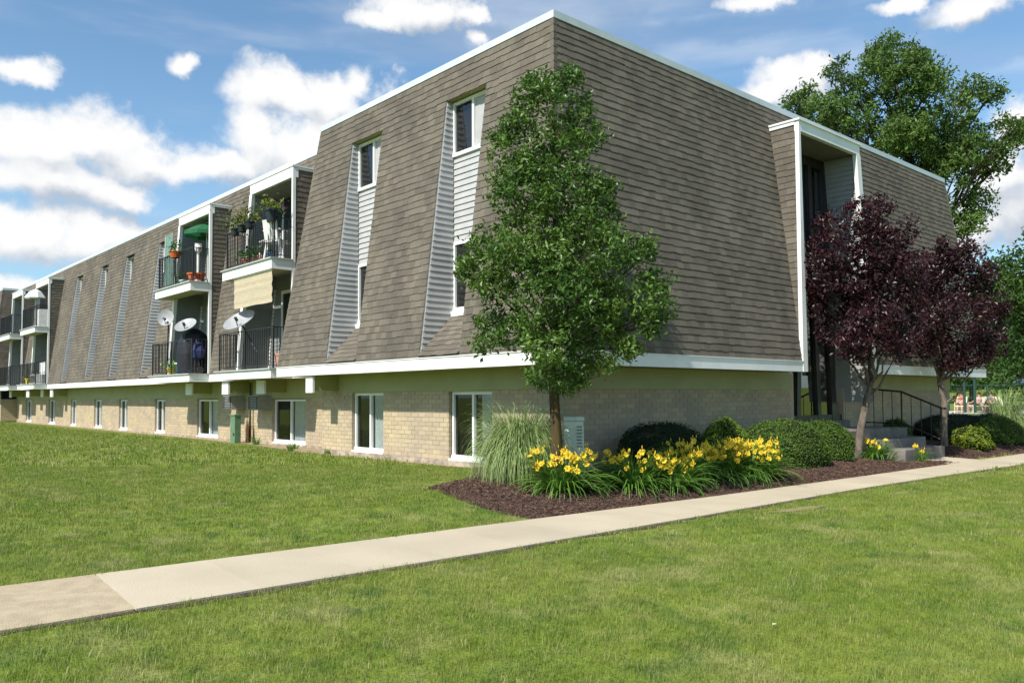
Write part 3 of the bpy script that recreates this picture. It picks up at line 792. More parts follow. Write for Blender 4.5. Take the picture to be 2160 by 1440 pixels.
for i, (a, b) in enumerate(GW):
    window(a+.02, b-.02, FD+.03, ZB-.03, S+.09, 'white' if i == 1 else 'half'); ssill(a+.03, b-.03, FD+.03, S+.09)
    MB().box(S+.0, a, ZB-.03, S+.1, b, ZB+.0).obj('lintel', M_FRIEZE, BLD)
for i, (a, b) in enumerate(GR):
    window(a+.02, b-.02, FD-.02, ZB-.15, RX+.09, 'white', .5); ssill(a+.03, b-.03, FD-.02, RX+.09)
for off, sl, near in ((0, SLOTS, 1), (REC, RSLOTS, 0), (0, SL2, 0)):
    X = WX+off
    for i, (a, b) in enumerate(sl):
        window(a+.0, b, 5.24, S_TOP-.02, X, 'red' if (near and i == 0) else ('dark' if near else 'white'))
        window(a+.0, b, 2.60, 3.78, X, 'half')
        # sill of the lower window
        MB().box(X-.09, a, 2.50, X-.03, b, 2.60).obj('window_sill', M_WHITE, BLD)
        # siding between the windows, facing out
        pan = MB(); pan.box(X+.02, a, 2.3, X+.03, b, S_TOP); pan = pan.obj('siding_panel', M_SIDING, BLD)
        n = 14; dz = (5.24-3.78)/n; allb = MB()
        for j in range(n):
            z = 3.78+j*dz; tgt = MB() if near else allb
            tgt.add([(X+.015, a, z), (X+.015, b, z), (X+.015, b, z+dz), (X+.015, a, z+dz), (X-.022, a, z+.004), (X-.022, b, z+.004), (X-.004, b, z+dz), (X-.004, a, z+dz)], [(4, 7, 6, 5), (0, 4, 5, 1), (0, 3, 7, 4), (1, 5, 6, 2)])
            if near: tgt.obj('siding_board', M_SIDING, pan)
        if not near: allb.obj('siding_boards', M_SIDING, pan, kind='stuff')
        # far jamb: siding facing the viewer, and near jamb
        jb = MB()
        for yy in (a, b):
            jb.add([(mx_(S_BOT, off), yy, S_BOT), (X+.02, yy, 2.58), (X+.02, yy, S_TOP), (mx_(S_TOP, off), yy, S_TOP)], [(0, 1, 2, 3)])
        jb = jb.obj('jamb_panel', M_SIDING, BLD)
        n = 43; dz = (S_TOP-S_BOT)/n; allb = MB()
        for j in range(n):
            z = S_BOT+j*dz; zz = z+dz
            x0 = mx_(z, off)+.02; x0b = mx_(zz, off)+.02
            ap = lambda q_: off+(q_-S_BOT)/(2.58-S_BOT)*WX
            x1 = min(X-.03 if z > 2.6 else X, ap(zz)-.0) if z < 2.58 else X-.03
            if x1-x0 < .03: continue
            tgt = MB() if near else allb
            y_ = b
            tgt.add([(x0, y_-.001, z), (x1, y_-.001, z), (x1, y_-.001, zz), (x0b, y_-.001, zz), (x0, y_-.022, z+.004), (x1, y_-.022, z+.004), (x1, y_-.005, zz), (x0b, y_-.005, zz)], [(4, 5, 6, 7), (0, 1, 5, 4), (0, 4, 7, 3), (1, 2, 6, 5)])
            if near: tgt.obj('siding_board', M_SIDING, jb)
        if not near: allb.obj('siding_boards', M_SIDING, jb, kind='stuff')
        MB().box(mx_(S_TOP, off)-.01, a, S_TOP-.0, X+.02, b, S_TOP+.02).obj('slot_soffit', M_SOFFIT if near else M_SHBACK, BLD)  # far slots: shade under the slot top painted as a dark colour

# ---- balconies
def siding_wall(par, f, nrm, u0, u1f, z0, z1, m, dz=.1):
    mb = MB(); n = int(round((z1-z0)/dz)); dz = (z1-z0)/n; nrm = Vector(nrm)
    for j in range(n):
        z = z0+j*dz; a0, a1 = u0, u1f(z+dz/2)
        A, B, C_, D = [Vector(f(*q_)) for q_ in ((a0, z), (a1, z), (a1, z+dz), (a0, z+dz))]
        mb.add([A, B, A+nrm*.018, B+nrm*.018, C_+nrm*.003, D+nrm*.003], [(2, 3, 4, 5), (0, 1, 3, 2)])
    return mb.obj('siding_wall', m, par)


def railing(par, b, z, near):
    """b: balcony box; balusters are single pieces on the two near balconies"""
    xf = .28; yn, yf = b[0]+.05, b[2]-.0 if z < 3 else b[0]+(b[1]-b[0])*1.17
    H = .92; fr = MB()
    for zz, hh in ((z+H, .02), (z+.08, .015)):
        fr.box(xf-.012, yn, zz-hh, xf+.012, yf, zz); fr.box(xf, yn-.012, zz-hh, REC, yn+.012, zz); fr.box(xf, yf-.012, zz-hh, REC, yf+.012, zz)
    for x_, y_ in ((xf, yn), (xf, yf), (REC-.02, yn), (REC-.02, yf), (xf, (yn+yf)/2)): fr.box(x_-.016, y_-.016, z, x_+.016, y_+.016, z+H)
    fr = fr.obj('railing', M_IRON, par)
    pos = [(xf, yn+(yf-yn)*i/26) for i in range(1, 26) if i != 13]+[(xf+(REC-xf)*i/5, y_) for i in range(1, 5) for y_ in (yn, yf)]
    proto = MB().box(-.007, -.007, z+.07, .007, .007, z+H-.01)
    if near:
        me = proto.mesh('baluster', M_IRON)
        for x_, y_ in pos:
            o = bpy.data.objects.new('baluster', me); COL.objects.link(o); o.parent = fr; o.location = (x_, y_, 0)
    else:
        mb = MB()
        for x_, y_ in pos: mb.box(x_-.007, y_-.007, z+.07, x_+.007, y_+.007, z+H-.01)
        mb.obj('balusters', M_IRON, fr, kind='stuff')


BACK = 1.52
for bi, b in enumerate(BOXES):
    near = bi < 2
    yn, ft, fb = b; F = lambda z: box_far(b, z)
    # white frame
    fr = MB()
    fr.box(REC-.03, yn-.02, BOX_TOP-.24, REC+.1, ft+.02, BOX_TOP)                                     # head
    fr.box(REC-.03, yn-.02, ZF0, REC+.04, yn+.05, BOX_TOP-.24)                                       # near post
    za, zb = ZF0, BOX_TOP-.24; ya, yb = F(za), F(zb)
    fr.hexa([(REC-.03, ya-.12, za), (REC+.06, ya-.12, za), (REC+.06, ya+.02, za), (REC-.03, ya+.02, za)], [(REC-.03, yb-.12, zb), (REC+.06, yb-.12, zb), (REC+.06, yb+.02, zb), (REC-.03, yb+.02, zb)])
    fr.obj('balcony_frame', M_WHITE, BLD)
    cpm = MB(); cpm.box(REC-.05, yn-.04, BOX_TOP, mx_(BOX_TOP, REC)+.05, ft+.03, BOX_TOP+.03); cpm.box(REC+.1, yn-.025, BOX_TOP-.06, mx_(BOX_TOP, REC), yn-.002, BOX_TOP); cpm.obj('box_cap', M_WHITE, BLD)
    # inner faces
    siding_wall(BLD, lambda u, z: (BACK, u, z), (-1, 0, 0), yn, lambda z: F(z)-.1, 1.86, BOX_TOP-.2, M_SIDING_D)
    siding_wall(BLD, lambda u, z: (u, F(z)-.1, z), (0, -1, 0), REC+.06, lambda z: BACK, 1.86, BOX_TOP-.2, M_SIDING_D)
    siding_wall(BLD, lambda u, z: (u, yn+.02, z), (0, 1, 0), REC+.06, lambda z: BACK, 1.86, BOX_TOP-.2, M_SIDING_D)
    MB().box(REC+.03, yn+.02, BOX_TOP-.26, BACK, ft, BOX_TOP-.22).obj('balcony_ceiling', mat('dim_painted_ceiling', (.28, .28, .25)), BLD)
    cm = MB()
    for j in range(20): cm.add([(BACK-.05, F(2+j*.1)-.14, 1.9+j*.1), (BACK-.05, F(2+j*.1)-.09, 1.9+j*.1), (BACK-.03, F(2+j*.1)-.09, 1.99+j*.1), (BACK-.03, F(2+j*.1)-.14, 1.99+j*.1), (BACK, F(2+j*.1)-.14, 1.9+j*.1), (BACK, F(2+j*.1)-.14, 1.99+j*.1)], [(0, 3, 2, 1), (0, 4, 5, 3)])
    cm.obj('sunlit_edge', M_WHITE, BLD)  # white notched strip stands in for sunlight on the siding edge
    for lv, z in enumerate((ZF1+.03, 4.25)):
        yfar = fb if lv == 0 else yn+(ft-yn)*1.19
        # slab: white front board, grey cap lip, olive underside
        z0 = ZF0+.0 if lv == 0 else 4.0
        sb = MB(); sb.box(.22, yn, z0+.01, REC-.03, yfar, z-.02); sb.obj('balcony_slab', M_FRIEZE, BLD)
        fb_ = MB(); fb_.box(.19, yn-.02, z0, .219, yfar+.02, z-.03); fb_.box(.219, yn-.02, z0, REC-.035, yn-.001, z-.03); fb_.box(.219, yfar+.001, z0, REC-.035, yfar+.02, z-.03); fb_.obj('slab_fascia', M_WHITE, BLD)
        MB().box(.15, yn-.05, z-.029, REC-.035, yfar+.05, z).obj('slab_cap', mat('grey_cap_metal', (.42, .43, .42)), BLD)
        MB().box(REC+.06, yn+.05, z-.04, BACK-.01, F(z)-.11, z+.002).obj('balcony_floor', mat('balcony_deck', (.3, .28, .25)), BLD)
        # sliding door on the back wall
        d0, d1 = yn+.45, yn+2.1; zt_ = z+2.0
        dr = MB(); dr.box(BACK-.06, d0, z, BACK-.02, d0+.07, zt_); dr.box(BACK-.06, d1-.07, z, BACK-.02, d1, zt_); dr.box(BACK-.06, d0+.07, zt_-.08, BACK-.02, d1-.07, zt_); dr.box(BACK-.05, (d0+d1)/2-.03, z, BACK-.02, (d0+d1)/2+.03, zt_-.08)
        dr = dr.obj('balcony_door', M_WHITE, BLD)
        for p, q_ in ((d0+.07, (d0+d1)/2-.03), ((d0+d1)/2+.03, d1-.07)): MB().box(BACK-.04, p, z+.02, BACK-.03, q_, zt_-.08).obj('pane', mat('dark_door_glass', (.03, .035, .035), rough=.05, spec=.6), dr)
        railing(BLD, b, z, near)

# white beam ends under the eave, between ground windows
for X, ya, yb in ((.80, 10.62, 11.05), (.80, 12.72, 13.12), (.80, 15.22, 15.68), (.06, 6.86, 7.14), (.80, 30.9, 31.3), (.80, 32.6, 33.0), (.80, 35.3, 35.8), (.80, 39.2, 39.6)):
    xb_ = RX-.03 if X > .5 else S-.03
    m_ = MB(); m_.box(X+.03, ya+.02, ZB+.02, xb_, yb-.02, zs-.001); m_ = m_.obj('beam', M_SOFFIT, BLD); MB().box(X-.02, ya, ZB-.02, X+.029, yb, zs-.02).obj('end_board', M_WHITE, m_)  # beam body coloured soffit olive to imitate shade on its white sides
# short brick pier carrying the beam end at the front block corner
# ---- entrance bay
en = MB(); T = BOX_TOP
en.box(ENT_N-.02, -.03, T-.20, ENT_T+.03, .06, T)
za, zb = ZF0, T-.2
en.hexa([(ENT_N-.02, -.03, za), (ENT_N+.15, -.03, za), (ENT_N+.15, .05, za), (ENT_N-.02, .05, za)], [(ENT_N-.02, -.03, zb), (ENT_N+.05, -.03, zb), (ENT_N+.05, .05, zb), (ENT_N-.02, .05, zb)])
xa, xb_ = ent_far(za), ent_far(zb)
en.hexa([(xa-.13, -.03, za), (xa+.04, -.03, za), (xa+.04, .06, za), (xa-.13, .06, za)], [(xb_-.13, -.03, zb), (xb_+.04, -.03, zb), (xb_+.04, .06, zb), (xb_-.13, .06, zb)])
en.obj('entrance_frame', M_WHITE, BLD)
cpm = MB(); cpm.box(ENT_N-.05, -.06, T, ENT_T+.06, mx_(T)+.04, T+.035); cpm.box(ENT_N-.03, .06, T-.07, ENT_N-.002, mx_(T), T-.001); cpm.obj('entrance_cap', M_WHITE, BLD)
GY = .78
siding_wall(BLD, lambda u, z: (ent_far(z)-.06, u, z), (-1, 0, 0), .06, lambda z: GY+.3, 1.0, T-.18, M_SIDING_SHADE)
siding_wall(BLD, lambda u, z: (ENT_N+.06, u, z), (1, 0, 0), .06, lambda z: GY+.3, 1.6, T-.18, M_SIDING)
siding_wall(BLD, lambda u, z: (u, GY+.04, z), (0, -1, 0), ENT_N+.05, lambda z: 7.9, 1.6, T-.18, M_SIDING)
MB().box(ENT_N+.02, .06, T-.2, ENT_T, GY+.3, T-.17).obj('entrance_ceiling', mat('dim_entrance_ceiling', (.16, .15, .13)), BLD)
MB().box(7.22, S, .09, 7.34, GY+.3, 1.6).obj('entrance_pier', M_BRICK, BLD)
eg = MB(); z0 = .62; zt_ = T-.2
for x0, x1 in ((7.55, 7.70), (8.42, 8.56), (9.02, 9.22)):
    k_ = .0 if x0 < 8 else 1
    eg.hexa([(x0, GY-.06, z0), (x1, GY-.06, z0), (x1, GY+.06, z0), (x0, GY+.06, z0)], [(x0-.25*k_+.3*(1-k_), GY-.06, zt_), (x1-.25*k_+.3*(1-k_), GY-.06, zt_), (x1-.25*k_+.3*(1-k_), GY+.06, zt_), (x0-.25*k_+.3*(1-k_), GY+.06, zt_)])
eg.box(7.34, GY-.055, z0, 9.44, GY+.055, z0+.12); eg.box(7.6, GY-.055, zt_-.2, 8.95, GY+.055, zt_)
for zz in (2.78, 4.05): eg.box(7.6, GY-.05, zz, 9.15, GY+.05, zz+.07)
eg = eg.obj('entrance_glazing_frame', M_BRONZE, BLD)
for x0, x1 in ((7.36, 8.42), (8.56, 9.3)): MB().box(x0, GY, z0+.1, x1, GY+.01, zt_).obj('pane', G_BRONZE, eg)
MB().box(7.36, GY+.9, .4, 9.44, GY+.95, zt_).obj('stair_hall_wall', M_INT, BLD)
# siding wall + brick jamb on the right of the door
MB().box(9.44, GY-.1, .4, 9.499, GY+.9, 1.3).obj('door_jamb', M_BRICK, BLD)
MB().box(9.0, GY+.02, 1.0, 9.45, GY+.05, zt_).obj('jamb_infill', M_SIDING_D, BLD)

# steps at the entrance
st = thing('entrance_steps', 'shade-darkened concrete steps and landing below the dark glass entrance', 'steps', (9.0, 0, 0))
def stp(name, x0, y0, z0, x1, y1, z1, m):
    mb = MB(); mb.box(x0-9, y0, z0, x1-9, y1, z1); o = mb.obj(name, m, st); md = o.modifiers.new('b', 'BEVEL'); md.width = .015; md.segments = 2; return o
stp('landing', 7.36, -.30, -.2, 10.30, GY+.85, .46, M_STEP)
stp('step', 8.40, -.66, -.25, 10.34, -.301, .27, M_STEP); stp('step', 8.46, -1.02, -.3, 10.38, -.661, .09, M_STEP)
stp('sill_block', 7.35, GY-.25, .461, 9.43, GY+.2, .62, M_STEP)
_w = [(9.1, -1.62), (10.9, -1.58), (10.45, -1.0), (9.5, -1.0)]; MB().hexa([(a, b, tzf(a, b)-.1) for a, b in _w], [(a, b, tzf(a, b)+.014) for a, b in _w]).obj('entry_walk', M_CONC, kind='structure')
# handrail
hr = thing('handrail', 'black iron handrail sloping down beside the entrance steps', 'handrail', (10.15, -.2, 0))
rl = MB(); A_ = Vector((0, .75, 1.30)); B_ = Vector((0, -.05, 1.22)); C_ = Vector((0, -.85, .88))
rl.tube([A_, B_, C_, C_+Vector((0, -.1, -.02))], .022, 6); rl.tube([(0, .75, .55), (0, -.05, .55), (0, -.85, .22)], .014, 6)
rl.obj('rail', M_IRON, hr)
for i in range(9):
    y_ = .75-.2*i; t_ = 1.30-(.08*(.75-y_)/.8) if y_ > -.05 else 1.22-.34*(-.05-y_)/.8
    b_ = .46 if y_ > -.1 else (.27 if y_ > -.45 else .09)
    MB().tube([(0, y_, b_), (0, y_, t_)], .018 if i in (0, 4, 8) else .009, 6).obj('post' if i in (0, 4, 8) else 'baluster', M_IRON, hr)

# roof vent
vt = thing('roof_vent', 'small dark vent pipe standing on the roof edge', 'vent', (1.75, 21.9, 6.8))
MB().tube([(0, 0, 0), (0, 0, .28)], .07, 10).obj('pipe', M_ACG, vt); MB().lathe([(.0, .36), (.12, .30), (.12, .27), (.07, .27)], 10).obj('cap', M_AC, vt)

exec_after = []
# ------------------------------------------------------------------ foliage generators
def leaf_cloud(P, size, up=.3, fold=.25, aspect=.5, outward=None):
    """diamond leaves at points P"""
    n = len(P); s = size*RNG.uniform(.6, 1.3, n)
    N = RNG.normal(size=(n, 3)); N[:, 2] += up*2
    if outward is not None: N += outward*1.2
    N /= np.linalg.norm(N, axis=1)[:, None]
    A = RNG.normal(size=(n, 3)); A[:, 2] -= .5; A -= (A*N).sum(1)[:, None]*N; A /= np.linalg.norm(A, axis=1)[:, None]
    B = np.cross(N, A)
    L = A*s[:, None]; Wd = B*(s*aspect)[:, None]; h = N*(s*fold*aspect)[:, None]
    V = np.stack([P-L*.5, P-L*.02+Wd*.5+h, P+L*.55, P-L*.02-Wd*.5+h], 1).reshape(-1, 3)
    b = np.arange(n)*4
    F = np.concatenate([np.stack([b, b+1, b+2], -1), np.stack([b, b+2, b+3], -1)])
    return V, F


def limb(mb, a, b, r0, r1, n=5, wob=.06, sides=6, rnd=random):
    a = Vector(a); b = Vector(b); L = (b-a).length; pts = []
    for i in range(n+1):
        t = i/n; p = a.lerp(b, t)
        if 0 < i < n: p += Vector((rnd.uniform(-1, 1), rnd.uniform(-1, 1), rnd.uniform(-.5, .5)))*wob*L
        p.z += .10*L*math.sin(t*math.pi)*(-.3)
        pts.append(p)
    mb.tube(pts, [r0+(r1-r0)*i/n for i in range(n+1)], sides)
    return pts


VIEW_R = Vector((0.7472, -0.6646, 0)).normalized()
VIEW_D = Vector((VIEW_R.y*-1, VIEW_R.x, 0)).normalized()   # away from the camera


def tree(name, label, base, clusters, trunk, leafmat, bark, leaf=.07, per=60, sub=.16, depth=.85, reject=None, limb_r=.03, cat='tree', group=None, aspect=.5, up=.3, thin=1.0, seed=0, limbs=True, lowest=3):
    """clusters: (lateral m, height m, radius m) seen broadside; depth is filled in round the trunk axis"""
    global RNG
    RNG = np.random.default_rng(seed+100); rnd = random.Random(seed)
    t = thing(name, label, cat, base, group)
    cl = np.array(clusters)
    tops = []
    pts = []
    for (lx, h, r) in clusters:
        near_h = [c for c in clusters if abs(c[1]-h) < .5*(cl[:, 1].max()-cl[:, 1].min())/3]
        Rr = max(abs(c[0])+c[2] for c in near_h)
        room = math.sqrt(max(Rr*Rr-lx*lx, (r*.6)**2))*depth
        for rep in range(2):
            dd = rnd.uniform(-1, 1)*room if rep else (-abs(rnd.uniform(.2, 1))*room)
            c = VIEW_R*(lx+rnd.uniform(-.1, .1)*r)+VIEW_D*dd+Vector((0, 0, h+rnd.uniform(-.1, .1)*r))
            tops.append((c, r))
            nsub = max(3, int((r/sub)**2*5*thin))
            dirs = RNG.normal(size=(nsub, 3)); dirs /= np.linalg.norm(dirs, axis=1)[:, None]
            cen = np.array(c)+dirs*(r*RNG.uniform(.35, 1.0, nsub)**.6)[:, None]
            P = (cen[:, None, :]+RNG.normal(size=(nsub, per, 3))*sub*np.array([.42, .42, .36])).reshape(-1, 3)
            pts.append(P)
    P = np.concatenate(pts)
    if reject is not None: P = P[~reject(P+np.array(base))]
    V, F = leaf_cloud(P, leaf, up=up, aspect=aspect)
    npmesh('crown', V, F, leafmat, t)
    # trunk and limbs
    mb = MB(); tp = [Vector(p[:3]) for p in trunk]; mb.tube(tp, [p[3] for p in trunk], 10); mb.obj('trunk', bark, t, smooth=True)
    if limbs:
        mb = MB()
        for c, r in tops[::2]:
            k0 = c.z-(abs(c.x)+abs(c.y))*.9-r*.4
            q = min(tp[min(lowest, len(tp)-2):], key=lambda p: abs(p.z-k0))
            f = .5+.5*(1-min(1, max(0, (q.z-tp[0].z)/(tp[-1].z-tp[0].z+1e-6))))
            limb(mb, q, c, limb_r*f, limb_r*.2, 5, .05, 5, rnd)
            if True:
                for _ in range(3):
                    d = Vector((rnd.uniform(-1, 1), rnd.uniform(-1, 1), rnd.uniform(-.4, 1))).normalized()*r*.9
                    limb(mb, q.lerp(c, .7), c+d, limb_r*.3, limb_r*.08, 3, .06, 4, rnd)
        mb.obj('branch', bark, t)
    return t


def px2l(lst, x0, yh, ppm, k=.93): return [((x-x0)/ppm, (yh-y)/ppm, r*k/ppm) for x, y, r in lst]


def in_building(P):
    m = np.maximum(KM*(P[:, 2]-ZF1), 0)-.05
    return (P[:, 0] > m) & (P[:, 1] > m)


PEAR = [(1130, 160, 25), (1160, 190, 35), (1200, 190, 30), (1110, 220, 35), (1240, 220, 25), (1180, 250, 50), (1100, 280, 40), (1060, 290, 30), (1230, 270, 40), (1080, 340, 45), (1140, 340, 60), (1210, 340, 50), (1260, 300, 20), (1060, 400, 35), (1120, 410, 60), (1190, 420, 60), (1250, 400, 40), (1270, 440, 40), (1090, 480, 50), (1160, 500, 60), (1240, 500, 55), (1300, 460, 25), (1020, 530, 35), (1080, 560, 50), (1140, 580, 60), (1210, 580, 60), (1280, 560, 50), (1330, 540, 40), (1370, 530, 20), (1000, 580, 30), (1050, 620, 50), (1120, 650, 55), (1190, 660, 60), (1260, 650, 60), (1330, 640, 50), (1380, 600, 35), (1395, 660, 30), (1360, 690, 40), (1030, 690, 40), (1090, 710, 45), (1150, 740, 50), (1220, 740, 50), (1290, 720, 50), (1330, 740, 30), (1020, 725, 25), (1140, 790, 40), (1190, 800, 40), (1230, 780, 35), (1180, 822, 18), (1270, 770, 25), (985, 560, 18)]
g0 = tzf(-.5, -.5)+.04
tree('pear_tree', 'tall narrow green pear tree in front of the building corner', (-.50, -.50, g0), px2l(PEAR, 1172, 848+186, 168, .9),
     [(0, 0, -.1, .10), (0, 0, .05, .085), (.01, 0, .6, .07), (-.02, .01, 1.2, .064), (0, 0, 1.8, .055), (.02, 0, 2.6, .016), (0, 0, 3.6, .03), (0, 0, 4.9, .012)],
     M_PEAR, M_BARK, leaf=.068, per=21, sub=.12, depth=.75, reject=in_building, limb_r=.018, seed=3, aspect=.5, lowest=4, thin=.84)
PLUM1 = [(1790, 470, 45), (1850, 450, 35), (1740, 470, 25), (1820, 520, 60), (1740, 530, 50), (1880, 500, 35), (1700, 520, 20), (1720, 590, 45), (1790, 600, 60), (1860, 590, 60), (1900, 560, 40), (1740, 650, 55), (1810, 670, 60), (1880, 660, 50), (1730, 700, 35), (1780, 720, 50), (1850, 730, 40), (1905, 700, 40), (1720, 620, 25), (1700, 560, 25), (1800, 750, 22), (1850, 435, 18)]
PLUM2 = [(1975, 560, 45), (2010, 550, 40), (1940, 590, 45), (2050, 590, 40), (1990, 610, 60), (2060, 650, 45), (1930, 660, 45), (2000, 680, 60), (2080, 690, 35), (1960, 720, 45), (2030, 740, 50), (2080, 730, 30), (1930, 730, 35), (1980, 765, 25), (2020, 775, 22), (1900, 620, 30), (2090, 660, 25), (2040, 530, 20), (1970, 530, 20)]
g1 = tzf(7.9, -.35)
tree('plum_tree', 'purple leaved plum tree with a leaning pale trunk left of the steps', (7.75, -.42, g1), px2l(PLUM1, 1803, 838+126, 109, .84),
     [(0, 0, -.1, .10), (.0, 0, .1, .085), (.06, -.05, .6, .07), (.16, -.14, 1.15, .066), (.2, -.18, 1.35, .05), (.22, -.2, 2.2, .03), (.2, -.2, 3.4, .02), (.1, -.1, 4.4, .01)],
     M_PLUM, M_BARK_P, leaf=.072, per=22, sub=.15, thin=1.0, depth=.7, reject=in_building, limb_r=.038, seed=5, aspect=.6, up=.1)
g2 = tzf(11.8, -.4)
tree('plum_tree', 'round purple leaved plum tree right of the entrance steps', (11.84, -.45, g2), px2l(PLUM2, 1985, 836+111, 93, .8),
     [(0, 0, -.1, .10), (0, 0, .1, .09), (0, 0, .5, .08), (.04, -.02, 1.0, .075), (-.05, .03, 1.5, .06), (0, 0, 2.3, .04), (0, 0, 3.2, .02), (0, 0, 4, .01)],
     M_PLUM, M_BARK_P, leaf=.078, per=22, sub=.17, thin=1.0, depth=.75, reject=in_building, limb_r=.04, seed=8, aspect=.6, up=.1)
BIG = [(1870, 110, 45), (1930, 120, 45), (1840, 180, 70), (1900, 190, 75), (1960, 170, 50), (1780, 200, 50), (1740, 180, 40), (1700, 220, 45), (1720, 250, 45), (1760, 270, 60), (1820, 260, 70), (1900, 280, 80), (1960, 300, 70), (2010, 240, 55), (2050, 190, 45), (2090, 200, 35), (2030, 290, 60), (2080, 300, 60), (2120, 280, 35), (2060, 350, 50), (2110, 335, 35), (1990, 370, 50), (2050, 430, 42), (2030, 480, 38), (2070, 455, 25), (1860, 310, 60), (2000, 330, 60), (1940, 360, 50), (1920, 430, 60), (1880, 80, 22), (1675, 215, 18), (2140, 290, 15), (1990, 440, 40)]
tree('broadleaf_tree', 'big spreading green tree rising behind the right end of the roof', (25.8, 6.4, 0), px2l(BIG, 1900, 826+60, 52, .72),
     [(0, 0, -.2, .5), (0, 0, .3, .42), (.1, 0, 3, .36), (.2, .1, 6, .32), (.5, -.4, 9, .24), (.3, -.3, 12, .14), (-.1, .1, 15, .05)],
     M_TREE, M_BARK_D, leaf=.19, per=34, sub=.36, depth=.5, limb_r=.11, seed=11, aspect=.42, thin=.8)
# more trees right of the building, on the far slope
def far_tree(i, base, H, Wd, label, seed, m=M_TREE2, leaf=.45):
    rnd = random.Random(seed); cl = []
    for _ in range(18):
        h = rnd.uniform(.18, 1)*H; w = Wd/2*math.sqrt(max(.05, 1-((h/H-.5)/.55)**2)); cl.append((rnd.uniform(-1, 1)*w, h*.95, rnd.uniform(.13, .24)*Wd))
    tree('broadleaf_tree', label, base, cl, [(0, 0, -.5, .3), (0, 0, H*.3, .22), (0, 0, H*.8, .08)], m, M_BARK_D, leaf=leaf, per=16, sub=.8, depth=.8, limb_r=.12, seed=seed, group='trees beyond the pool', aspect=.6)


for i, (x, y, H, Wd, lb) in enumerate([
    (74, 20.5, 10.5, 6.5, 'dark green tree just past the far corner of the building'),
    (62, 12.0, 11.5, 9, 'rounded green tree behind the white pool umbrella'),
    (60, 7.0, 15.5, 9, 'tall dark tree at the right edge of the photo'),
    (100, 30.0, 9, 12, 'light green tree on the slope left of the far trees'),
    (105, 22.0, 13, 14, 'mid green tree on the slope above the pool fence'),
    (110, 14.0, 14, 14, 'large tree on the slope near the right edge'),
    (120, 40.0, 10, 16, 'low spreading tree at the left of the far row')]):
    far_tree(i, (x, y, tzf(x, y)), H, Wd, lb, 40+i, leaf=.32 if i < 3 else .6)

# ------------------------------------------------------------------ shrubs
def shrub(label, c, rx, ry, rz, m, n=9000, leaf=.035, seed=0, bumps=.06, name='yew_shrub', group='clipped shrubs', exp=2.0):
    global RNG
    RNG = np.random.default_rng(seed+500)
    t = thing(name, label, 'shrub', (c[0], c[1], tzf(c[0], c[1])), group)
    ph = RNG.uniform(0, 6.28, 6)
    d = RNG.normal(size=(n, 3)); d[:, 2] = np.abs(d[:, 2])*1.0-.35*RNG.uniform(0, 1, n); d /= np.linalg.norm(d, axis=1)[:, None]
    def rad(d):
        a = np.arctan2(d[:, 1], d[:, 0]); e = d[:, 2]
        return 1+bumps*(np.sin(3*a+ph[0])*.5+np.sin(5*a+ph[1]+4*e)*.5+np.sin(9*e+ph[2]+2*a)*.4+.3*np.sin(13*a+7*e+ph[3]))
    rr = rad(d)*RNG.uniform(.93, 1.03, n)
    sq = np.sign(d)*np.abs(d)**(2/exp)
    P = sq*rr[:, None]*np.array([rx, ry, rz])*.98; P[:, 2] = np.maximum(P[:, 2]+rz*.22, .02)*.82
    V, F = leaf_cloud(P, leaf, up=.2, aspect=.45, outward=d)
    npmesh('foliage', V, F, m, t)
    # dark inner mass with twigs
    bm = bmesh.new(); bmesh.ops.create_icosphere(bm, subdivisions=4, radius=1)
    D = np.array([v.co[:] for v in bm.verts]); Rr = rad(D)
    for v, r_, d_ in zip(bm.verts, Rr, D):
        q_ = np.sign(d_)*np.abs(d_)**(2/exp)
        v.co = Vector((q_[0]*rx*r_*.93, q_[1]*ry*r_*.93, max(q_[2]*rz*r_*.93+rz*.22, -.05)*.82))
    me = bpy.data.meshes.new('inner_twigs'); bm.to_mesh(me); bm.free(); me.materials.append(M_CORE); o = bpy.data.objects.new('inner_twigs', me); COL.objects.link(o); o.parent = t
    return t


shrub('very dark clipped dome shrub in shade against the brick wall', (2.25, -.02), .80, .58, .76, M_YEW_D, 12000, seed=1, exp=2.3)  # shade of tree and building is put into the dark leaf colour
shrub('small bright green clipped shrub peeping out behind the dark dome', (3.98, .02), .46, .42, .80, mat('sunlit_yew', (.19, .30, .03), (.11, .2, .02), rough=.55, scale=6, isl=.35, trans=.25), 6000, seed=2)  # lighter yew colour stands in for sunlight on this shrub
shrub('low clipped shrub right behind the long row of yellow daylilies', (3.86, -.55), .42, .42, .50, M_YEW, 6500, seed=3)
shrub('largest clipped green shrub, right of the yellow daylilies', (5.15, -.36), .86, .66, .78, M_YEW, 15000, seed=4, exp=2.3)
shrub('clipped green shrub between the largest shrub and the entrance landing', (6.62, -.28), .52, .56, .72, M_YEW, 12000, seed=5, exp=2.2)
shrub('bright low shrub behind the black handrail', (11.1, .28), .45, .35, .62, M_YEW, 5000, seed=6)
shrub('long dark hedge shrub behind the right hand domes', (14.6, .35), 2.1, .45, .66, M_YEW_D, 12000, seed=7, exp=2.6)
shrub('big olive green dome shrub right of the chartreuse bush', (15.2, -.42), .98, .62, .66, M_YEW, 11000, seed=8, leaf=.04)
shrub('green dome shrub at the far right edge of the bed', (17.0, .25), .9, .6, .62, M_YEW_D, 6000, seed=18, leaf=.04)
t = shrub('chartreuse yellow feathery shrub at the foot of the steps', (12.7, -.72), .60, .42, .50, M_CHART, 3500, leaf=.07, seed=9, bumps=.2, name='golden_shrub', group=None)

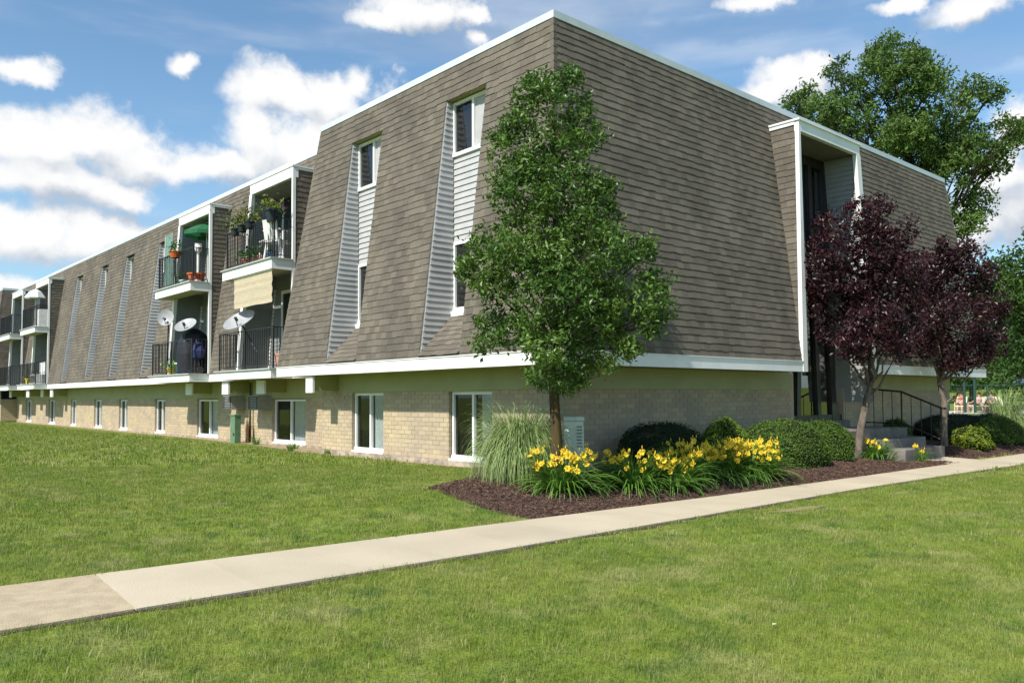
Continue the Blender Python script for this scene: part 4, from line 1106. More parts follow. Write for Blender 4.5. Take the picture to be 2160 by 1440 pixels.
# ------------------------------------------------------------------ strap leaved plants
def blades(n, L, spread, width, seg=4, droop=1.0, seed=0, r0=.06, Lvar=.25, el=(0.3, 1.45)):
    g = np.random.default_rng(seed); Vs = []; Fs = []; k = 0
    for i in range(n):
        a = g.uniform(0, 6.283); e = g.uniform(*el); l = L*g.uniform(1-Lvar, 1+Lvar); w = width*g.uniform(.7, 1.2)
        p = np.array([math.cos(a), math.sin(a), 0])*r0*g.uniform(0, 1)**.5; p = p+np.array([g.uniform(-r0, r0)*.3, g.uniform(-r0, r0)*.3, 0])
        side = np.array([-math.sin(a), math.cos(a), 0]); tw = g.uniform(-.5, .5); ee = e
        rows = []
        for s in range(seg+1):
            t_ = s/seg; wd = w*(1-t_**1.6)*.5+.0008
            sd = side*math.cos(tw)+np.array([0, 0, math.sin(tw)])
            rows.append((p-sd*wd, p+sd*wd))
            p = p+np.array([math.cos(a)*math.cos(ee)*spread, math.sin(a)*math.cos(ee)*spread, math.sin(ee)])*l/seg
            ee = max(ee-droop*(1.6/seg)*(1.1-e*.45)*(t_+.3), -1.35)
            a += g.uniform(-.06, .06)
        for A, B in rows: Vs += [A, B]
        for s in range(seg): Fs.append((k+2*s, k+2*s+1, k+2*s+3, k+2*s+2))
        k += 2*(seg+1)
    return np.array(Vs), np.array(Fs)


def flower_mesh(seed):
    g = random.Random(seed); mb = MB(); R_ = .048
    for i in range(6):
        a = i*math.pi/3+g.uniform(-.1, .1); w = .017 if i % 2 else .014
        c, s = math.cos(a), math.sin(a); pr = []
        for t_, zz, ww in ((.05, 0, .004), (.45, .022, w*.9), (.8, .032, w), (1.0, .022, w*.35)):
            x_, y_ = c*R_*t_, s*R_*t_; pr.append([(x_-s*ww, y_+c*ww, zz+.003), (x_, y_, zz), (x_+s*ww, y_-c*ww, zz+.003)])
        for q in range(3):
            mb.quad(pr[q][0], pr[q][1], pr[q+1][1], pr[q+1][0], 0); mb.quad(pr[q][1], pr[q][2], pr[q+1][2], pr[q+1][1], 0)
    mb.lathe([(.001, .03), (.006, .012), (.004, 0)], 6, mi=1)
    mb.lathe([(.006, 0), (.005, -.03), (.002, -.016)], 5, mi=1)
    return mb.mesh('flower', [M_PETAL, M_THROAT])


FLW = [flower_mesh(i) for i in range(4)]


def daylily(label, x, y, nfl, hgt=.62, r=.34, seed=0, dirc=None, nb=340):
    z = tzf(x, y)+.05; t = thing('daylily', label, 'plant', (x, y, z), 'yellow daylily clumps')
    V, F = blades(nb, .58*hgt/.62, 1.1, .024, 7, 2.5, seed, r0=.14, el=(.4, 1.5)); V[:, :2] *= r/.34
    npmesh('leaves', V, F, M_STRAP, t)
    g = random.Random(seed); stm = MB()
    for i in range(int(nfl*1.7)):
        a = g.uniform(0, 6.28); rr = r*1.12*g.uniform(.05, 1)**.6; h = hgt*.72*g.uniform(.58, 1.12)
        p0 = Vector((math.cos(a)*.06, math.sin(a)*.06, 0)); p1 = Vector((math.cos(a)*rr, math.sin(a)*rr, h))
        pm = p0.lerp(p1, .5); pm.z += .05; stm.tube([p0, pm, p1], .004, 4)
        o = bpy.data.objects.new('flower', FLW[g.randrange(4)]); COL.objects.link(o); o.parent = t
        o.location = p1; s = g.uniform(.65, 1.0); o.scale = (s, s, s)
        face = Vector((-1, -.75, g.uniform(.2, .9)))+Vector((g.uniform(-.8, .8), g.uniform(-.8, .8), 0)); o.rotation_euler = face.to_track_quat('Z', 'Y').to_euler()
        for _ in range(2):   # buds
            q = p1+Vector((g.uniform(-.05, .05), g.uniform(-.05, .05), g.uniform(-.02, .05))); stm.tube([p1-Vector((0, 0, .03)), q], .003, 3); stm.lathe([(.001, 0), (.007, .015), (.006, .035), (.001, .05)], 5, q, mi=1)
    stm.obj('stems', [M_STRAP, M_PETAL], t)
    return t


daylily('yellow daylily clump standing alone in front of the pear tree trunk', -.62, -.72, 24, .62, .37, 1)
daylily('leftmost clump of the long daylily row, with few flowers', .45, -.92, 16, .60, .42, 2, nb=260)
daylily('second daylily clump of the long row, leaning to the walk', 1.05, -1.12, 20, .56, .34, 3)
daylily('daylily clump in the middle of the long row', 1.85, -.82, 28, .66, .36, 4)
daylily('densely flowering daylily clump left of the low shrub', 2.45, -.95, 34, .66, .36, 5)
daylily('rightmost clump of the long daylily row by the largest shrub', 3.05, -1.05, 36, .66, .38, 6)
daylily('lone daylily clump under the plum tree left of the steps', 8.05, -.62, 7, .42, .32, 7, nb=150)
daylily('small faded daylily clump at the corner of the lowest step', 8.95, -1.15, 3, .34, .18, 8, nb=70)
daylily('green daylily clump without flowers at the far right', 16.4, -.75, 0, .42, .35, 9, nb=120)


def ograss(label, x, y, n, L, seed, wd=.011):
    t = thing('ornamental_grass', label, 'plant', (x, y, tzf(x, y)+.04), 'ornamental grass clumps')
    V, F = blades(n, L, .5, wd, 9, 3.6, seed, r0=.28, Lvar=.35, el=(.85, 1.53)); npmesh('blades', V, F, M_OGRASS, t)
    V, F = blades(n//6, L*.6, .8, wd, 6, 2.0, seed+1, r0=.22, el=(.6, 1.2)); npmesh('outer_blades', V, F, M_OGRASS, t)
    V, F = blades(n//8, L*.4, .7, wd, 4, 1.0, seed+2, r0=.2, el=(.8, 1.5)); npmesh('dead_blades', V, F, mat('dead_grass_blade', (.20, .17, .09), rough=.8, isl=.3), t)
    return t


ograss('big arching variegated grass clump left of the pear tree', -.44, .22, 4200, 1.14, 21, .010)
ograss('pale ornamental grass clump at the far right edge', 18.6, .45, 900, 1.5, 24, .016)

# ------------------------------------------------------------------ LAWN
def tuft(seed, n, h, r, w):
    g = random.Random(seed); mb = MB()
    for i in range(n):
        a = g.uniform(0, 6.28); x_, y_ = g.uniform(-r, r), g.uniform(-r, r); hh = h*g.uniform(.5, 1.25); lean = g.uniform(.1, .75)*hh; ww = w*g.uniform(.6, 1.2)
        dx, dy = math.cos(a), math.sin(a); sx, sy = -dy*ww/2, dx*ww/2
        p1 = (x_+dx*lean*.35, y_+dy*lean*.35, hh*.6); p2 = (x_+dx*lean, y_+dy*lean, hh)
        mb.add([(x_-sx, y_-sy, -.01), (x_+sx, y_+sy, -.01), (p1[0]+sx*.8, p1[1]+sy*.8, p1[2]), (p1[0]-sx*.8, p1[1]-sy*.8, p1[2]), p2], [(0, 1, 2, 3), (3, 2, 4)])
    me = mb.mesh('grass_tuft', M_BLADE); o = bpy.data.objects.new('grass_tuft', me); return o


def lawn(name, label, P, Sc, tufts):
    me = bpy.data.meshes.new(name); n = len(P); me.vertices.add(n); me.vertices.foreach_set('co', P.astype(np.float32).ravel())
    at = me.attributes.new('rot', 'FLOAT_VECTOR', 'POINT'); rot = np.zeros((n, 3), np.float32); rot[:, 2] = RNG.uniform(0, 6.28, n); rot[:, :2] = RNG.normal(0, .12, (n, 2)); at.data.foreach_set('vector', rot.ravel())
    at = me.attributes.new('scl', 'FLOAT', 'POINT'); at.data.foreach_set('value', Sc.astype(np.float32))
    at = me.attributes.new('pick', 'INT', 'POINT'); at.data.foreach_set('value', RNG.integers(0, len(tufts), n).astype(np.int32))
    me.materials.append(M_BLADE)
    o = bpy.data.objects.new(name, me); COL.objects.link(o); o['kind'] = 'stuff'; tag(o, label, 'grass')
    ng = bpy.data.node_groups.new(name, 'GeometryNodeTree')
    ng.interface.new_socket('Geometry', in_out='INPUT', socket_type='NodeSocketGeometry'); ng.interface.new_socket('Geometry', in_out='OUTPUT', socket_type='NodeSocketGeometry')
    gi = ng.nodes.new('NodeGroupInput'); go = ng.nodes.new('NodeGroupOutput'); ip = ng.nodes.new('GeometryNodeInstanceOnPoints'); jg = ng.nodes.new('GeometryNodeJoinGeometry')
    for tf in tufts:
        oi = ng.nodes.new('GeometryNodeObjectInfo'); oi.inputs['Object'].default_value = tf; oi.inputs['As Instance'].default_value = True; ng.links.new(oi.outputs['Geometry'], jg.inputs[0])
    ng.links.new(gi.outputs[0], ip.inputs['Points']); ng.links.new(jg.outputs[0], ip.inputs['Instance']); ip.inputs['Pick Instance'].default_value = True
    for nm, dt, sk in (('rot', 'FLOAT_VECTOR', 'Rotation'), ('scl', 'FLOAT', 'Scale'), ('pick', 'INT', 'Instance Index')):
        a = ng.nodes.new('GeometryNodeInputNamedAttribute'); a.data_type = dt; a.inputs['Name'].default_value = nm
        ng.links.new(a.outputs['Attribute'], ip.inputs[sk])
    ng.links.new(ip.outputs[0], go.inputs[0]); md = o.modifiers.new('scatter', 'NODES'); md.node_group = ng
    return o


RNG = np.random.default_rng(99)
D2 = np.array([_d.x, _d.y]); D2 /= np.linalg.norm(D2); R2 = np.array([_r2.x, _r2.y]); R2 /= np.linalg.norm(R2)
def scatter(dmin, dmax, dens):
    """uniform points in the view wedge (with margin) between two distances"""
    half = 1.05
    n = int(dens*((dmax**2-dmin**2)*math.tan(R(36)))*1.02); dd = np.sqrt(RNG.uniform(dmin**2, dmax**2, n)); la = RNG.uniform(-1, 1, n)*(dd*math.tan(R(36))+.6)
    x = EYE[0]+D2[0]*dd+R2[0]*la; y = EYE[1]+D2[1]*dd+R2[1]*la
    keep = ~((y < walk_far(x)+.0) & (y > walk_near(x)-.0-.065*RNG.uniform(0, 1.4, n)))
    keep &= ~(inpoly(x, y, BED1) | inpoly(x, y, BED2))
    keep &= ~((x > S-.13) & (y > S-.1) & (x < 16)) & ~((x > .45) & (y > 1.5) & (y < 7.8) & (x < 16))
    keep &= ~((y > 7.8) & (x > np.interp(y, [7.8, 9.2, 10.6, 12, 15.2, 40], [.2, .6, .8, 1.0, 1.08, 1.2])))
    keep &= ~((x > 7) & (x < 11) & (y > -1.6))
    keep &= x < 30
    # bare oval patch by the walk
    keep &= ~(((x-.9)/.55)**2+((y+3.02+.08*(x-.9))/.07)**2 < RNG.uniform(.5, 1.4, n))
    x = x[keep]; y = y[keep]
    return np.stack([x, y, tz(x, y)], -1)


T_N = [tuft(1, 15, .028, .042, .0026), tuft(2, 15, .034, .042, .0024), tuft(3, 15, .022, .042, .0028), tuft(4, 15, .030, .046, .0025)]
T_M = [tuft(5, 15, .028, .06, .0045), tuft(6, 15, .034, .06, .004), tuft(7, 15, .024, .06, .005)]
T_F = [tuft(8, 14, .05, .12, .014), tuft(9, 14, .06, .12, .013)]
P = scatter(2.6, 7.0, 800); lawn('lawn_grass', 'mown green grass with tan flecks nearest the viewer', P, RNG.uniform(.7, 1.3, len(P)), T_N)
P = scatter(7.0, 14.0, 300); lawn('lawn_grass', 'mown green grass either side of the walk', P, RNG.uniform(.7, 1.25, len(P)), T_M)
P = scatter(14.0, 44.0, 36); lawn('lawn_grass', 'far mown lawn running along the long facade', P, RNG.uniform(.7, 1.2, len(P)), T_F)
# bare straw patch
mb = MB(); pts = [(.9+.6*math.cos(a)*(1+.1*math.sin(5*a)), -3.02-.048*math.cos(a)+.085*math.sin(a)*(1+.2*math.sin(3*a))) for a in [i*math.pi/16 for i in range(32)]]
mb.add([(x_, y_, tzf(x_, y_)+.006) for x_, y_ in pts], [tuple(range(32))]); mb.obj('dry_patch', M_STRAW, kind='structure')

# ------------------------------------------------------------------ fixtures and belongings
# telephone cabinet beside the tree
cb = thing('utility_cabinet', 'pale grey green utility cabinet with louvres behind the tree trunk', 'cabinet', (.03, -.30, tzf(0, -.28)+.02), rz=R(-42))
mb = MB(); mb.add([(-.16, -.12, 0), (.14, -.12, 0), (.14, .12, 0), (-.16, .12, 0), (-.14, -.10, .84), (.12, -.10, .84), (.12, .10, .84), (-.12, .10, .84)], [(0, 3, 2, 1), (4, 5, 6, 7), (0, 1, 5, 4), (1, 2, 6, 5), (2, 3, 7, 6), (3, 0, 4, 7)]); o = mb.obj('body', M_CAB, cb); md = o.modifiers.new('b', 'BEVEL'); md.width = .02; md.segments = 2
MB().add([(-.135, -.115, .84), (.135, -.115, .84), (.135, .115, .84), (-.135, .115, .84), (-.125, -.10, .89), (.125, -.10, .89), (.125, .10, .89), (-.125, .10, .89)], [(0, 3, 2, 1), (4, 5, 6, 7), (0, 1, 5, 4), (1, 2, 6, 5), (2, 3, 7, 6), (3, 0, 4, 7)]).obj('lid', M_CAB, cb)
for i in range(7): MB().box(.03, -.128, .50+i*.043, .10, -.10, .512+i*.043).obj('louvre', mat('louvre_grey', (.16, .18, .16)), cb)

# green pedestal by the wall
gb = thing('utility_pedestal', 'green utility pedestal by the brick wall under the air conditioner', 'pedestal', (1.0, 12.75, 0))
MB().box(-.08, -.14, 0, .08, .14, .70).obj('body', M_GREENBOX, gb); MB().box(-.095, -.155, .70, .095, .155, .74).obj('lid', M_GREENBOX, gb); MB().box(-.095, -.1, .2, -.08, -.04, .26).obj('latch', M_ACG, gb)
# air conditioners
def aircon(label, y, x):
    t = thing('air_conditioner', label, 'air conditioner', (x, y, .86), 'wall air conditioners')
    MB().box(0, -.27, 0, RX-x+.02, .27, .36).obj('case', M_AC, t)
    f = MB().box(-.015, -.25, .02, -.001, .25, .34).obj('grille', M_ACG, t)
    for i in range(7): MB().box(-.025, -.24, .04+i*.042, -.016, .1, .055+i*.042).obj('fin', M_AC, f)
aircon('grey air conditioner left of the green pedestal pipe, beside a ground window', 13.30, 1.0)
aircon('grey air conditioner right of the drain pipe', 11.72, 1.0)
# drain pipe
dp = thing('drain_pipe', 'thin dark drain pipe running down the brick between the air conditioners', 'pipe', (1.30, 12.55, 0))
MB().tube([(0, 0, .05), (0, 0, 1.55)], .028, 8).obj('pipe', mat('dark_olive_paint', (.06, .06, .025)), dp); MB().box(-.035, -.035, .9, .04, .035, .93).obj('strap', M_AC, dp)
# dead climber on the pipe
V, F = blades(60, .55, .15, .02, 4, .4, 77, r0=.05, el=(1.2, 1.55)); cr = thing('climbing_weed', 'dry brown weed climbing the foot of the drain pipe', 'plant', (1.22, 12.5, 0)); npmesh('stems', V, F, mat('dry_weed', (.14, .08, .04), rough=.9, isl=.3), cr)
for (x_, y_, lb, h) in ((1.05, 11.6, 'leafy weed growing at the wall below the right air conditioner', .28), (.9, 9.3, 'low weed at the foot of the wall by the wide ground window', .18), (.45, 8.6, 'dry weed tuft at the corner of the front block', .2), (.62, 7.3, 'tiny weed between the front block windows and its corner', .12)):
    V, F = blades(40, h, .8, .02, 4, .9, int(x_*100), r0=.06, el=(.5, 1.4)); w_ = thing('weed', lb, 'plant', (x_, y_, 0), 'weeds at the wall foot'); npmesh('leaves', V, F, M_STRAP, w_)


# satellite dishes
def dish(label, loc, az, tilt, r, mast_to, face=1, squash=1.0):
    t = thing('satellite_dish', label, 'satellite dish', loc, 'satellite dishes on the balconies')
    ax = Vector((math.cos(az)*math.cos(tilt), math.sin(az)*math.cos(tilt), math.sin(tilt)))
    prof = [(r*i/7, .28*r*(i/7)**2) for i in range(8)]+[(r*1.02, .28*r+.004), (r*1.0, .28*r-.02)]+[(r*i/7, .28*r*(i/7)**2-.015) for i in range(6, -1, -1)]
    MB().lathe(prof, 24, (0, 0, 0), ax).obj('reflector', M_DISH, t, smooth=True)
    lo = ax*(.62*r)+Vector((0, 0, -r*.25)); MB().tube([ax.cross(Vector((0, 0, 1)))*0+Vector((0, 0, -r*.9))+ax*.2*r, lo], .012, 6).obj('feed_arm', M_ACG, t)
    MB().tube([lo-ax*.05, lo+ax*.05], .035, 8).obj('receiver', M_ACG, t)
    MB().tube([-ax*.03, -ax*.12, Vector(mast_to)-Vector(loc)+Vector((0, 0, .4)), Vector(mast_to)-Vector(loc)], .02, 8).obj('mast', M_ACG, t)
    return t


dish('widest satellite dish, on the lower balcony beside the front block', (.30, 10.85, 2.92), R(200), R(50), .39, (.50, 10.4, 1.82))
dish('satellite dish in the middle of the second lower balcony, turned to the viewer', (.32, 14.40, 3.07), R(215), R(50), .29, (.45, 14.1, 1.82))
dish('small round satellite dish at the left corner of the second lower balcony', (.25, 15.72, 3.40), R(225), R(12), .23, (.33, 15.9, 1.82))


def flowerpot(label, loc, r, h, m, plant=None, leafm=None, n=60, name='flower_pot', group='flower pots on the balconies', seed=0, pr=.16):
    t = thing(name, label, 'flower pot', loc, group)
    MB().lathe([(r*.7, 0), (r, h*.85), (r*1.1, h*.86), (r*1.1, h), (r*.95, h), (r*.9, h*.9), (0, h*.9)], 14).obj('pot', m, t, smooth=False)
    if leafm is not None:
        g = np.random.default_rng(seed+900); P = g.normal(size=(n, 3))*pr*np.array([.8, .8, .6])+np.array([0, 0, h+pr*.7]); V, F = leaf_cloud(P, .09, up=.3, aspect=.5); npmesh('foliage', V, F, leafm, t)
    return t


M_OLIVE = mat('olive_leaf', (.16, .17, .03), (.09, .12, .03), isl=.4, trans=.3)
M_FOLI = mat('balcony_leaf', (.05, .13, .02), (.04, .09, .02), isl=.4, trans=.3)
M_PURPLE = mat('purple_bloom', (.14, .05, .12), (.08, .04, .08), isl=.3)
M_BPLAST = mat('blue_plastic', (.06, .14, .3)); M_YPLAST = mat('yellow_plastic', (.6, .5, .03)); M_LIME = mat('lime_plastic', (.25, .5, .05)); M_PINK = mat('pinkish_terracotta', (.52, .28, .2), rough=.8)
M_DPOT = mat('dark_pot', (.02, .03, .04)); M_WPLAST = mat('white_plastic', (.72, .72, .70), rough=.4)
zb_ = 4.25
flowerpot('dark pot with bright green leaves on the left corner of the planted balcony rail', (.27, 11.15, zb_+.80), .11, .16, M_DPOT, 1, M_FOLI, 90, seed=1)
flowerpot('pot with olive drooping leaves on the rail of the planted balcony', (.27, 10.75, zb_+.82), .12, .16, M_DPOT, 1, M_OLIVE, 150, seed=2, pr=.2)
flowerpot('wide pot of olive green leaves in the middle of the planted balcony rail', (.27, 10.35, zb_+.84), .12, .16, M_DPOT, 1, M_OLIVE, 150, seed=3, pr=.2)
flowerpot('green pot behind the rail of the planted balcony', (.62, 9.75, zb_+.86), .16, .34, M_GREENPL, 1, M_PURPLE, 100, seed=4, pr=.16)
flowerpot('black pot with lime green leaves at the near end of the planted balcony rail', (.27, 9.2, zb_+.80), .15, .28, M_DPOT, 1, mat('lime_leaf', (.2, .28, .03), isl=.3, trans=.3), 110, seed=5)
flowerpot('terracotta pot with green bush on the planted balcony floor, left', (.45, 10.75, zb_), .16, .18, M_TERRA, 1, M_FOLI, 160, seed=6, pr=.18)
flowerpot('second terracotta pot on the planted balcony floor', (.45, 10.4, zb_), .13, .16, M_TERRA, 1, M_FOLI, 120, seed=7, pr=.18)
flowerpot('cream pot on the planted balcony floor', (.42, 10.0, zb_), .10, .18, M_PINK, 1, M_FOLI, 40, seed=8, pr=.12)
flowerpot('blue pot on the planted balcony floor', (.45, 9.7, zb_), .11, .20, M_BPLAST, 1, M_FOLI, 30, seed=9, pr=.1)
flowerpot('orange bowl with leaves hung on the rail of the balcony with the green umbrella', (.24, 15.1, 5.02), .16, .18, mat('orange_glaze', (.55, .12, .04)), 1, M_FOLI, 90, seed=10)
flowerpot('large orange pot on the floor of the balcony with the green umbrella', (.45, 14.1, zb_), .22, .24, mat('orange_glaze', (.55, .12, .04)), seed=11)
flowerpot('low white bowl of green leaves on the floor of the balcony with the umbrella', (.42, 14.75, zb_), .17, .12, M_WPLAST, 1, M_FOLI, 90, seed=12)
flowerpot('two tone pink pot stack outside the rail of the lower near balcony', (.45, 9.12, 1.815), .12, .32, M_PINK, seed=13)
flowerpot('lime and yellow toy bucket with leaves at the corner of the second lower balcony', (.42, 15.75, 1.815), .13, .2, M_YPLAST, 1, mat('lime_toy_leaf', (.2, .45, .04), isl=.3), 70, seed=14, pr=.12)
flowerpot('yellow pot on the lower balcony of the far pair', (.4, 33.2, 1.815), .2, .25, M_YPLAST, 1, M_FOLI, 60, seed=15, pr=.25)

# white plastic table and chair on the planted balcony
tb = thing('plastic_table', 'small white plastic table on the planted upper balcony', 'table', (.62, 9.95, zb_))
MB().box(-.22, -.22, .50, .22, .22, .53).obj('top', M_WPLAST, tb)
for a in (-1, 1):
    for b_ in (-1, 1): MB().tube([(a*.21, b_*.21, 0), (a*.17, b_*.17, .5)], .02, 6).obj('leg', M_WPLAST, tb)
def chair(label, loc, m, rz, group='plastic chairs'):
    t = thing('plastic_chair', label, 'chair', loc, group, rz)
    MB().box(-.22, -.22, .40, .22, .22, .44).obj('seat', m, t)
    bk = MB(); bk.add([(.20, -.22, .44), (.20, .22, .44), (.30, .20, .88), (.30, -.20, .88), (.23, -.22, .44), (.23, .22, .44), (.33, .20, .88), (.33, -.20, .88)], [(0, 3, 2, 1), (4, 5, 6, 7), (0, 1, 5, 4), (1, 2, 6, 5), (2, 3, 7, 6), (3, 0, 4, 7)]); bk.obj('backrest', m, t)
    for a in (-1, 1):
        for b_ in (-1, 1): MB().tube([(a*.24, b_*.23, 0), (a*.19, b_*.19, .42)], .022, 6).obj('leg', m, t)
        MB().tube([(-.2, a*.23, .42), (-.2, a*.23, .64), (.26, a*.23, .66)], .018, 6).obj('armrest', m, t)
    return t
chair('white plastic chair at the near end of the planted balcony', (.55, 9.4, zb_), M_WPLAST, R(200), None)

# green patio umbrella + green screen cloth on the upper balcony
um = thing('patio_umbrella', 'green patio umbrella open inside the second upper balcony', 'umbrella', (.98, 14.75, zb_))
MB().lathe([(0, 1.78), (.3, 1.68), (.62, 1.50), (.63, 1.40)], 8).obj('canopy', mat('green_canvas', (.03, .16, .07), rough=.8, trans=.3), um); MB().tube([(0, 0, 0), (0, 0, 1.8)], .02, 6).obj('pole', M_WPLAST, um)
sc_ = thing('screen_cloth', 'pale green translucent cloth hung at the left corner of the umbrella balcony', 'cloth', (.30, 15.75, zb_))
c = MB(); prev = None
for i in range(11):
    yy = -.35+.07*i; xx = .025*math.sin(i*2.1)
    if prev: c.quad((prev[0], prev[1], .05), (xx, yy, .05), (xx*.5, yy*.8, 1.5), (prev[0]*.5, prev[1]*.8, 1.5))
    prev = (xx, yy)
c.obj('cloth', mat('pale_green_sheer', (.25, .42, .36), rough=.8, trans=.4), sc_); MB().tube([(0, .35, 0), (0, .30, 1.52), (0, -.3, 1.52)], .012, 6).obj('pole', M_WPLAST, sc_)
ur = thing('garden_urn', 'white ornamental urn on a column at the near end of the umbrella balcony', 'urn', (.45, 13.98, zb_))
MB().lathe([(.09, 0), (.09, .04), (.045, .08), (.045, .78), (.07, .82), (.10, .92), (.08, 1.0), (.095, 1.03), (.0, 1.0)], 12).obj('column', M_WPLAST, ur, smooth=False)

# beige roll-down blind under the upper slab
bl = thing('roller_blind', 'beige roll down blind hanging below the planted balcony slab', 'blind', (.24, 9.1, 3.99))
c = MB(); n = 14
for j in range(9):
    for i in range(n):
        def q(i_, j_):
            y_ = 2.02*i_/n; z_ = -.72*j_/9-.12*(j_/9)*(i_/n)*0; return (.004*math.sin(j_*2.6)+.008*(j_/9)*math.sin(i_*.9), y_+.02*math.sin(j_*2)*(i_ in (0, n)), z_-.006*math.sin(i_*.7)*(j_/9))
        c.quad(q(i, j), q(i+1, j), q(i+1, j+1), q(i, j+1))
c.obj('cloth', M_CLOTH, bl); MB().tube([(0, -.02, -.0), (0, 2.04, 0)], .02, 8).obj('roller', M_WHITE, bl)

# covered grill and clutter on the second lower balcony
gr = thing('covered_grill', 'black covered grill on the second lower balcony behind the railing', 'grill', (.60, 14.6, 1.815))
MB().lathe([(.42, 0), (.45, .55), (.42, .85), (.32, 1.08), (.12, 1.22), (0, 1.25)], 12).obj('cover', mat('black_tarpaulin', (.012, .014, .018), (.02, .02, .03), rough=.6, scale=7, bump=1, bscale=9), gr)
sl_ = thing('folding_seat', 'dark blue cloth seat on wheels at the near end of the second lower balcony', 'seat', (.50, 14.02, 1.815))
MB().tube([(0, -.1, .1), (0, .15, .9)], .02, 6).obj('frame', M_ACG, sl_); MB().lathe([(.0, .35), (.17, .42), (.2, .6), (.12, .8), (0, .85)], 8).obj('seat', mat('navy_cloth', (.02, .03, .10)), sl_)
for y_ in (-.15, .18): MB().lathe([(.0, -.02), (.09, -.02), (.09, .02), (0, .02)], 12, (0, y_, .09), (0, 1, 0)).obj('wheel', M_ACG, sl_)
bn = thing('storage_bin', 'teal plastic storage bin behind the second lower balcony rail', 'bin', (.42, 14.95, 1.815))
MB().box(-.12, -.25, 0, .12, .2, .28).obj('body', mat('teal_plastic', (.04, .16, .16)), bn); MB().box(-.14, -.27, .28, .14, .22, .32).obj('lid', M_WPLAST, bn)
# far balcony bits
fd_ = thing('patio_umbrella', 'white patio umbrella over the far upper balcony', 'umbrella', (.5, 32.9, zb_))
MB().lathe([(0, 1.75), (.25, 1.62), (.45, 1.35), (.40, 1.28)], 8).obj('canopy', M_WPLAST, fd_); MB().tube([(0, 0, 0), (0, 0, 1.76)], .03, 6).obj('pole', M_WPLAST, fd_)
ft_ = thing('storage_box', 'dark box on a pale stand at the near end of the far upper balcony', 'box', (.6, 31.9, zb_+.75))
MB().box(-.2, -.3, 0, .2, .3, .45).obj('case', M_ACG, ft_); MB().box(-.25, -.4, -.75, .25, .4, -.01).obj('stand', M_WPLAST, ft_)
gl = thing('glider_seat', 'white garden seat on the far lower balcony', 'seat', (.5, 32.3, 1.815))
MB().box(-.2, -.45, .35, .2, .45, .42).obj('seat', M_WPLAST, gl); MB().box(.18, -.45, .42, .24, .45, .95).obj('backrest', M_WPLAST, gl)
for y_ in (-.42, .42): MB().box(-.2, y_-.03, 0, .2, y_+.03, .35).obj('leg', M_WPLAST, gl)

# ------------------------------------------------------------------ POOL AREA far right
M_FENCEG = mat('dark_green_fence', (.02, .06, .04), rough=.5)
pf = thing('pool_fence', 'tall dark green mesh fence round the pool beyond the building', 'fence', (54.5, 14, 0))
fdir = Vector((.42, -.91, 0)); L_ = 22
rl = MB()
for z_ in (.1, .95, 1.82): rl.tube([tuple(fdir*-6+Vector((0, 0, z_))), tuple(fdir*L_+Vector((0, 0, z_)))], .025, 5)
rl.obj('rail', M_FENCEG, pf)
for i in range(12): p_ = fdir*(-6+i*2.4); MB().tube([tuple(p_), (p_.x, p_.y, 1.85)], .045, 6).obj('post', M_FENCEG, pf)
wr = MB()
for i in range(180): p_ = fdir*(-6+i*.155); wr.box(p_.x-.007, p_.y-.007, .1, p_.x+.007, p_.y+.007, 1.8)
wr.obj('mesh_wires', M_FENCEG, pf, kind='stuff')
for x_, y_, lb, h in ((48.0, 11.95, 'left of the two dark posts by the pool chairs', 2.0), (48.3, 11.45, 'right and taller of the two dark posts by the pool chairs', 2.2)):
    t = thing('dark_post', lb, 'post', (x_, y_, 0), 'dark posts by the pool'); MB().tube([(0, 0, -.1), (0, 0, h)], .085, 8).obj('shaft', M_FENCEG, t); MB().lathe([(.0, .12), (.10, .08), (.12, .0)], 8, (0, 0, h)).obj('cap', M_FENCEG, t)
pd = MB(); pd.add([(43, 14.8, .02), (47.5, 4.5, .02), (60, 5, .02), (54, 17, .02)], [(0, 1, 2, 3)]); pd.obj('pool_deck', mat('light_deck_concrete', (.5, .47, .42)), kind='structure')
M_LOUNGE = mat('cream_strap_vinyl', (.62, .56, .44))
def lounge(label, loc, rz):
    t = thing('pool_chair', label, 'chair', loc, 'pool chairs', rz)
    MB().box(-.3, -.3, .36, .5, .3, .42).obj('seat', M_LOUNGE, t)
    MB().add([(.0-.3, -.3, .42), (-.3, .3, .42), (-.62, .3, 1.0), (-.62, -.3, 1.0), (-.25, -.3, .42), (-.25, .3, .42), (-.57, .3, 1.0), (-.57, -.3, 1.0)], [(0, 3, 2, 1), (4, 5, 6, 7), (0, 1, 5, 4), (1, 2, 6, 5), (2, 3, 7, 6), (3, 0, 4, 7)]).obj('backrest', M_LOUNGE, t)
    for a in (-.25, .45):
        for b_ in (-.28, .28): MB().tube([(a, b_, 0), (a, b_, .38)], .03, 5).obj('leg', M_LOUNGE, t)
    for b_ in (-.3, .3): MB().tube([(-.35, b_, .6), (.3, b_, .62), (.35, b_, .38)], .025, 5).obj('armrest', M_LOUNGE, t)


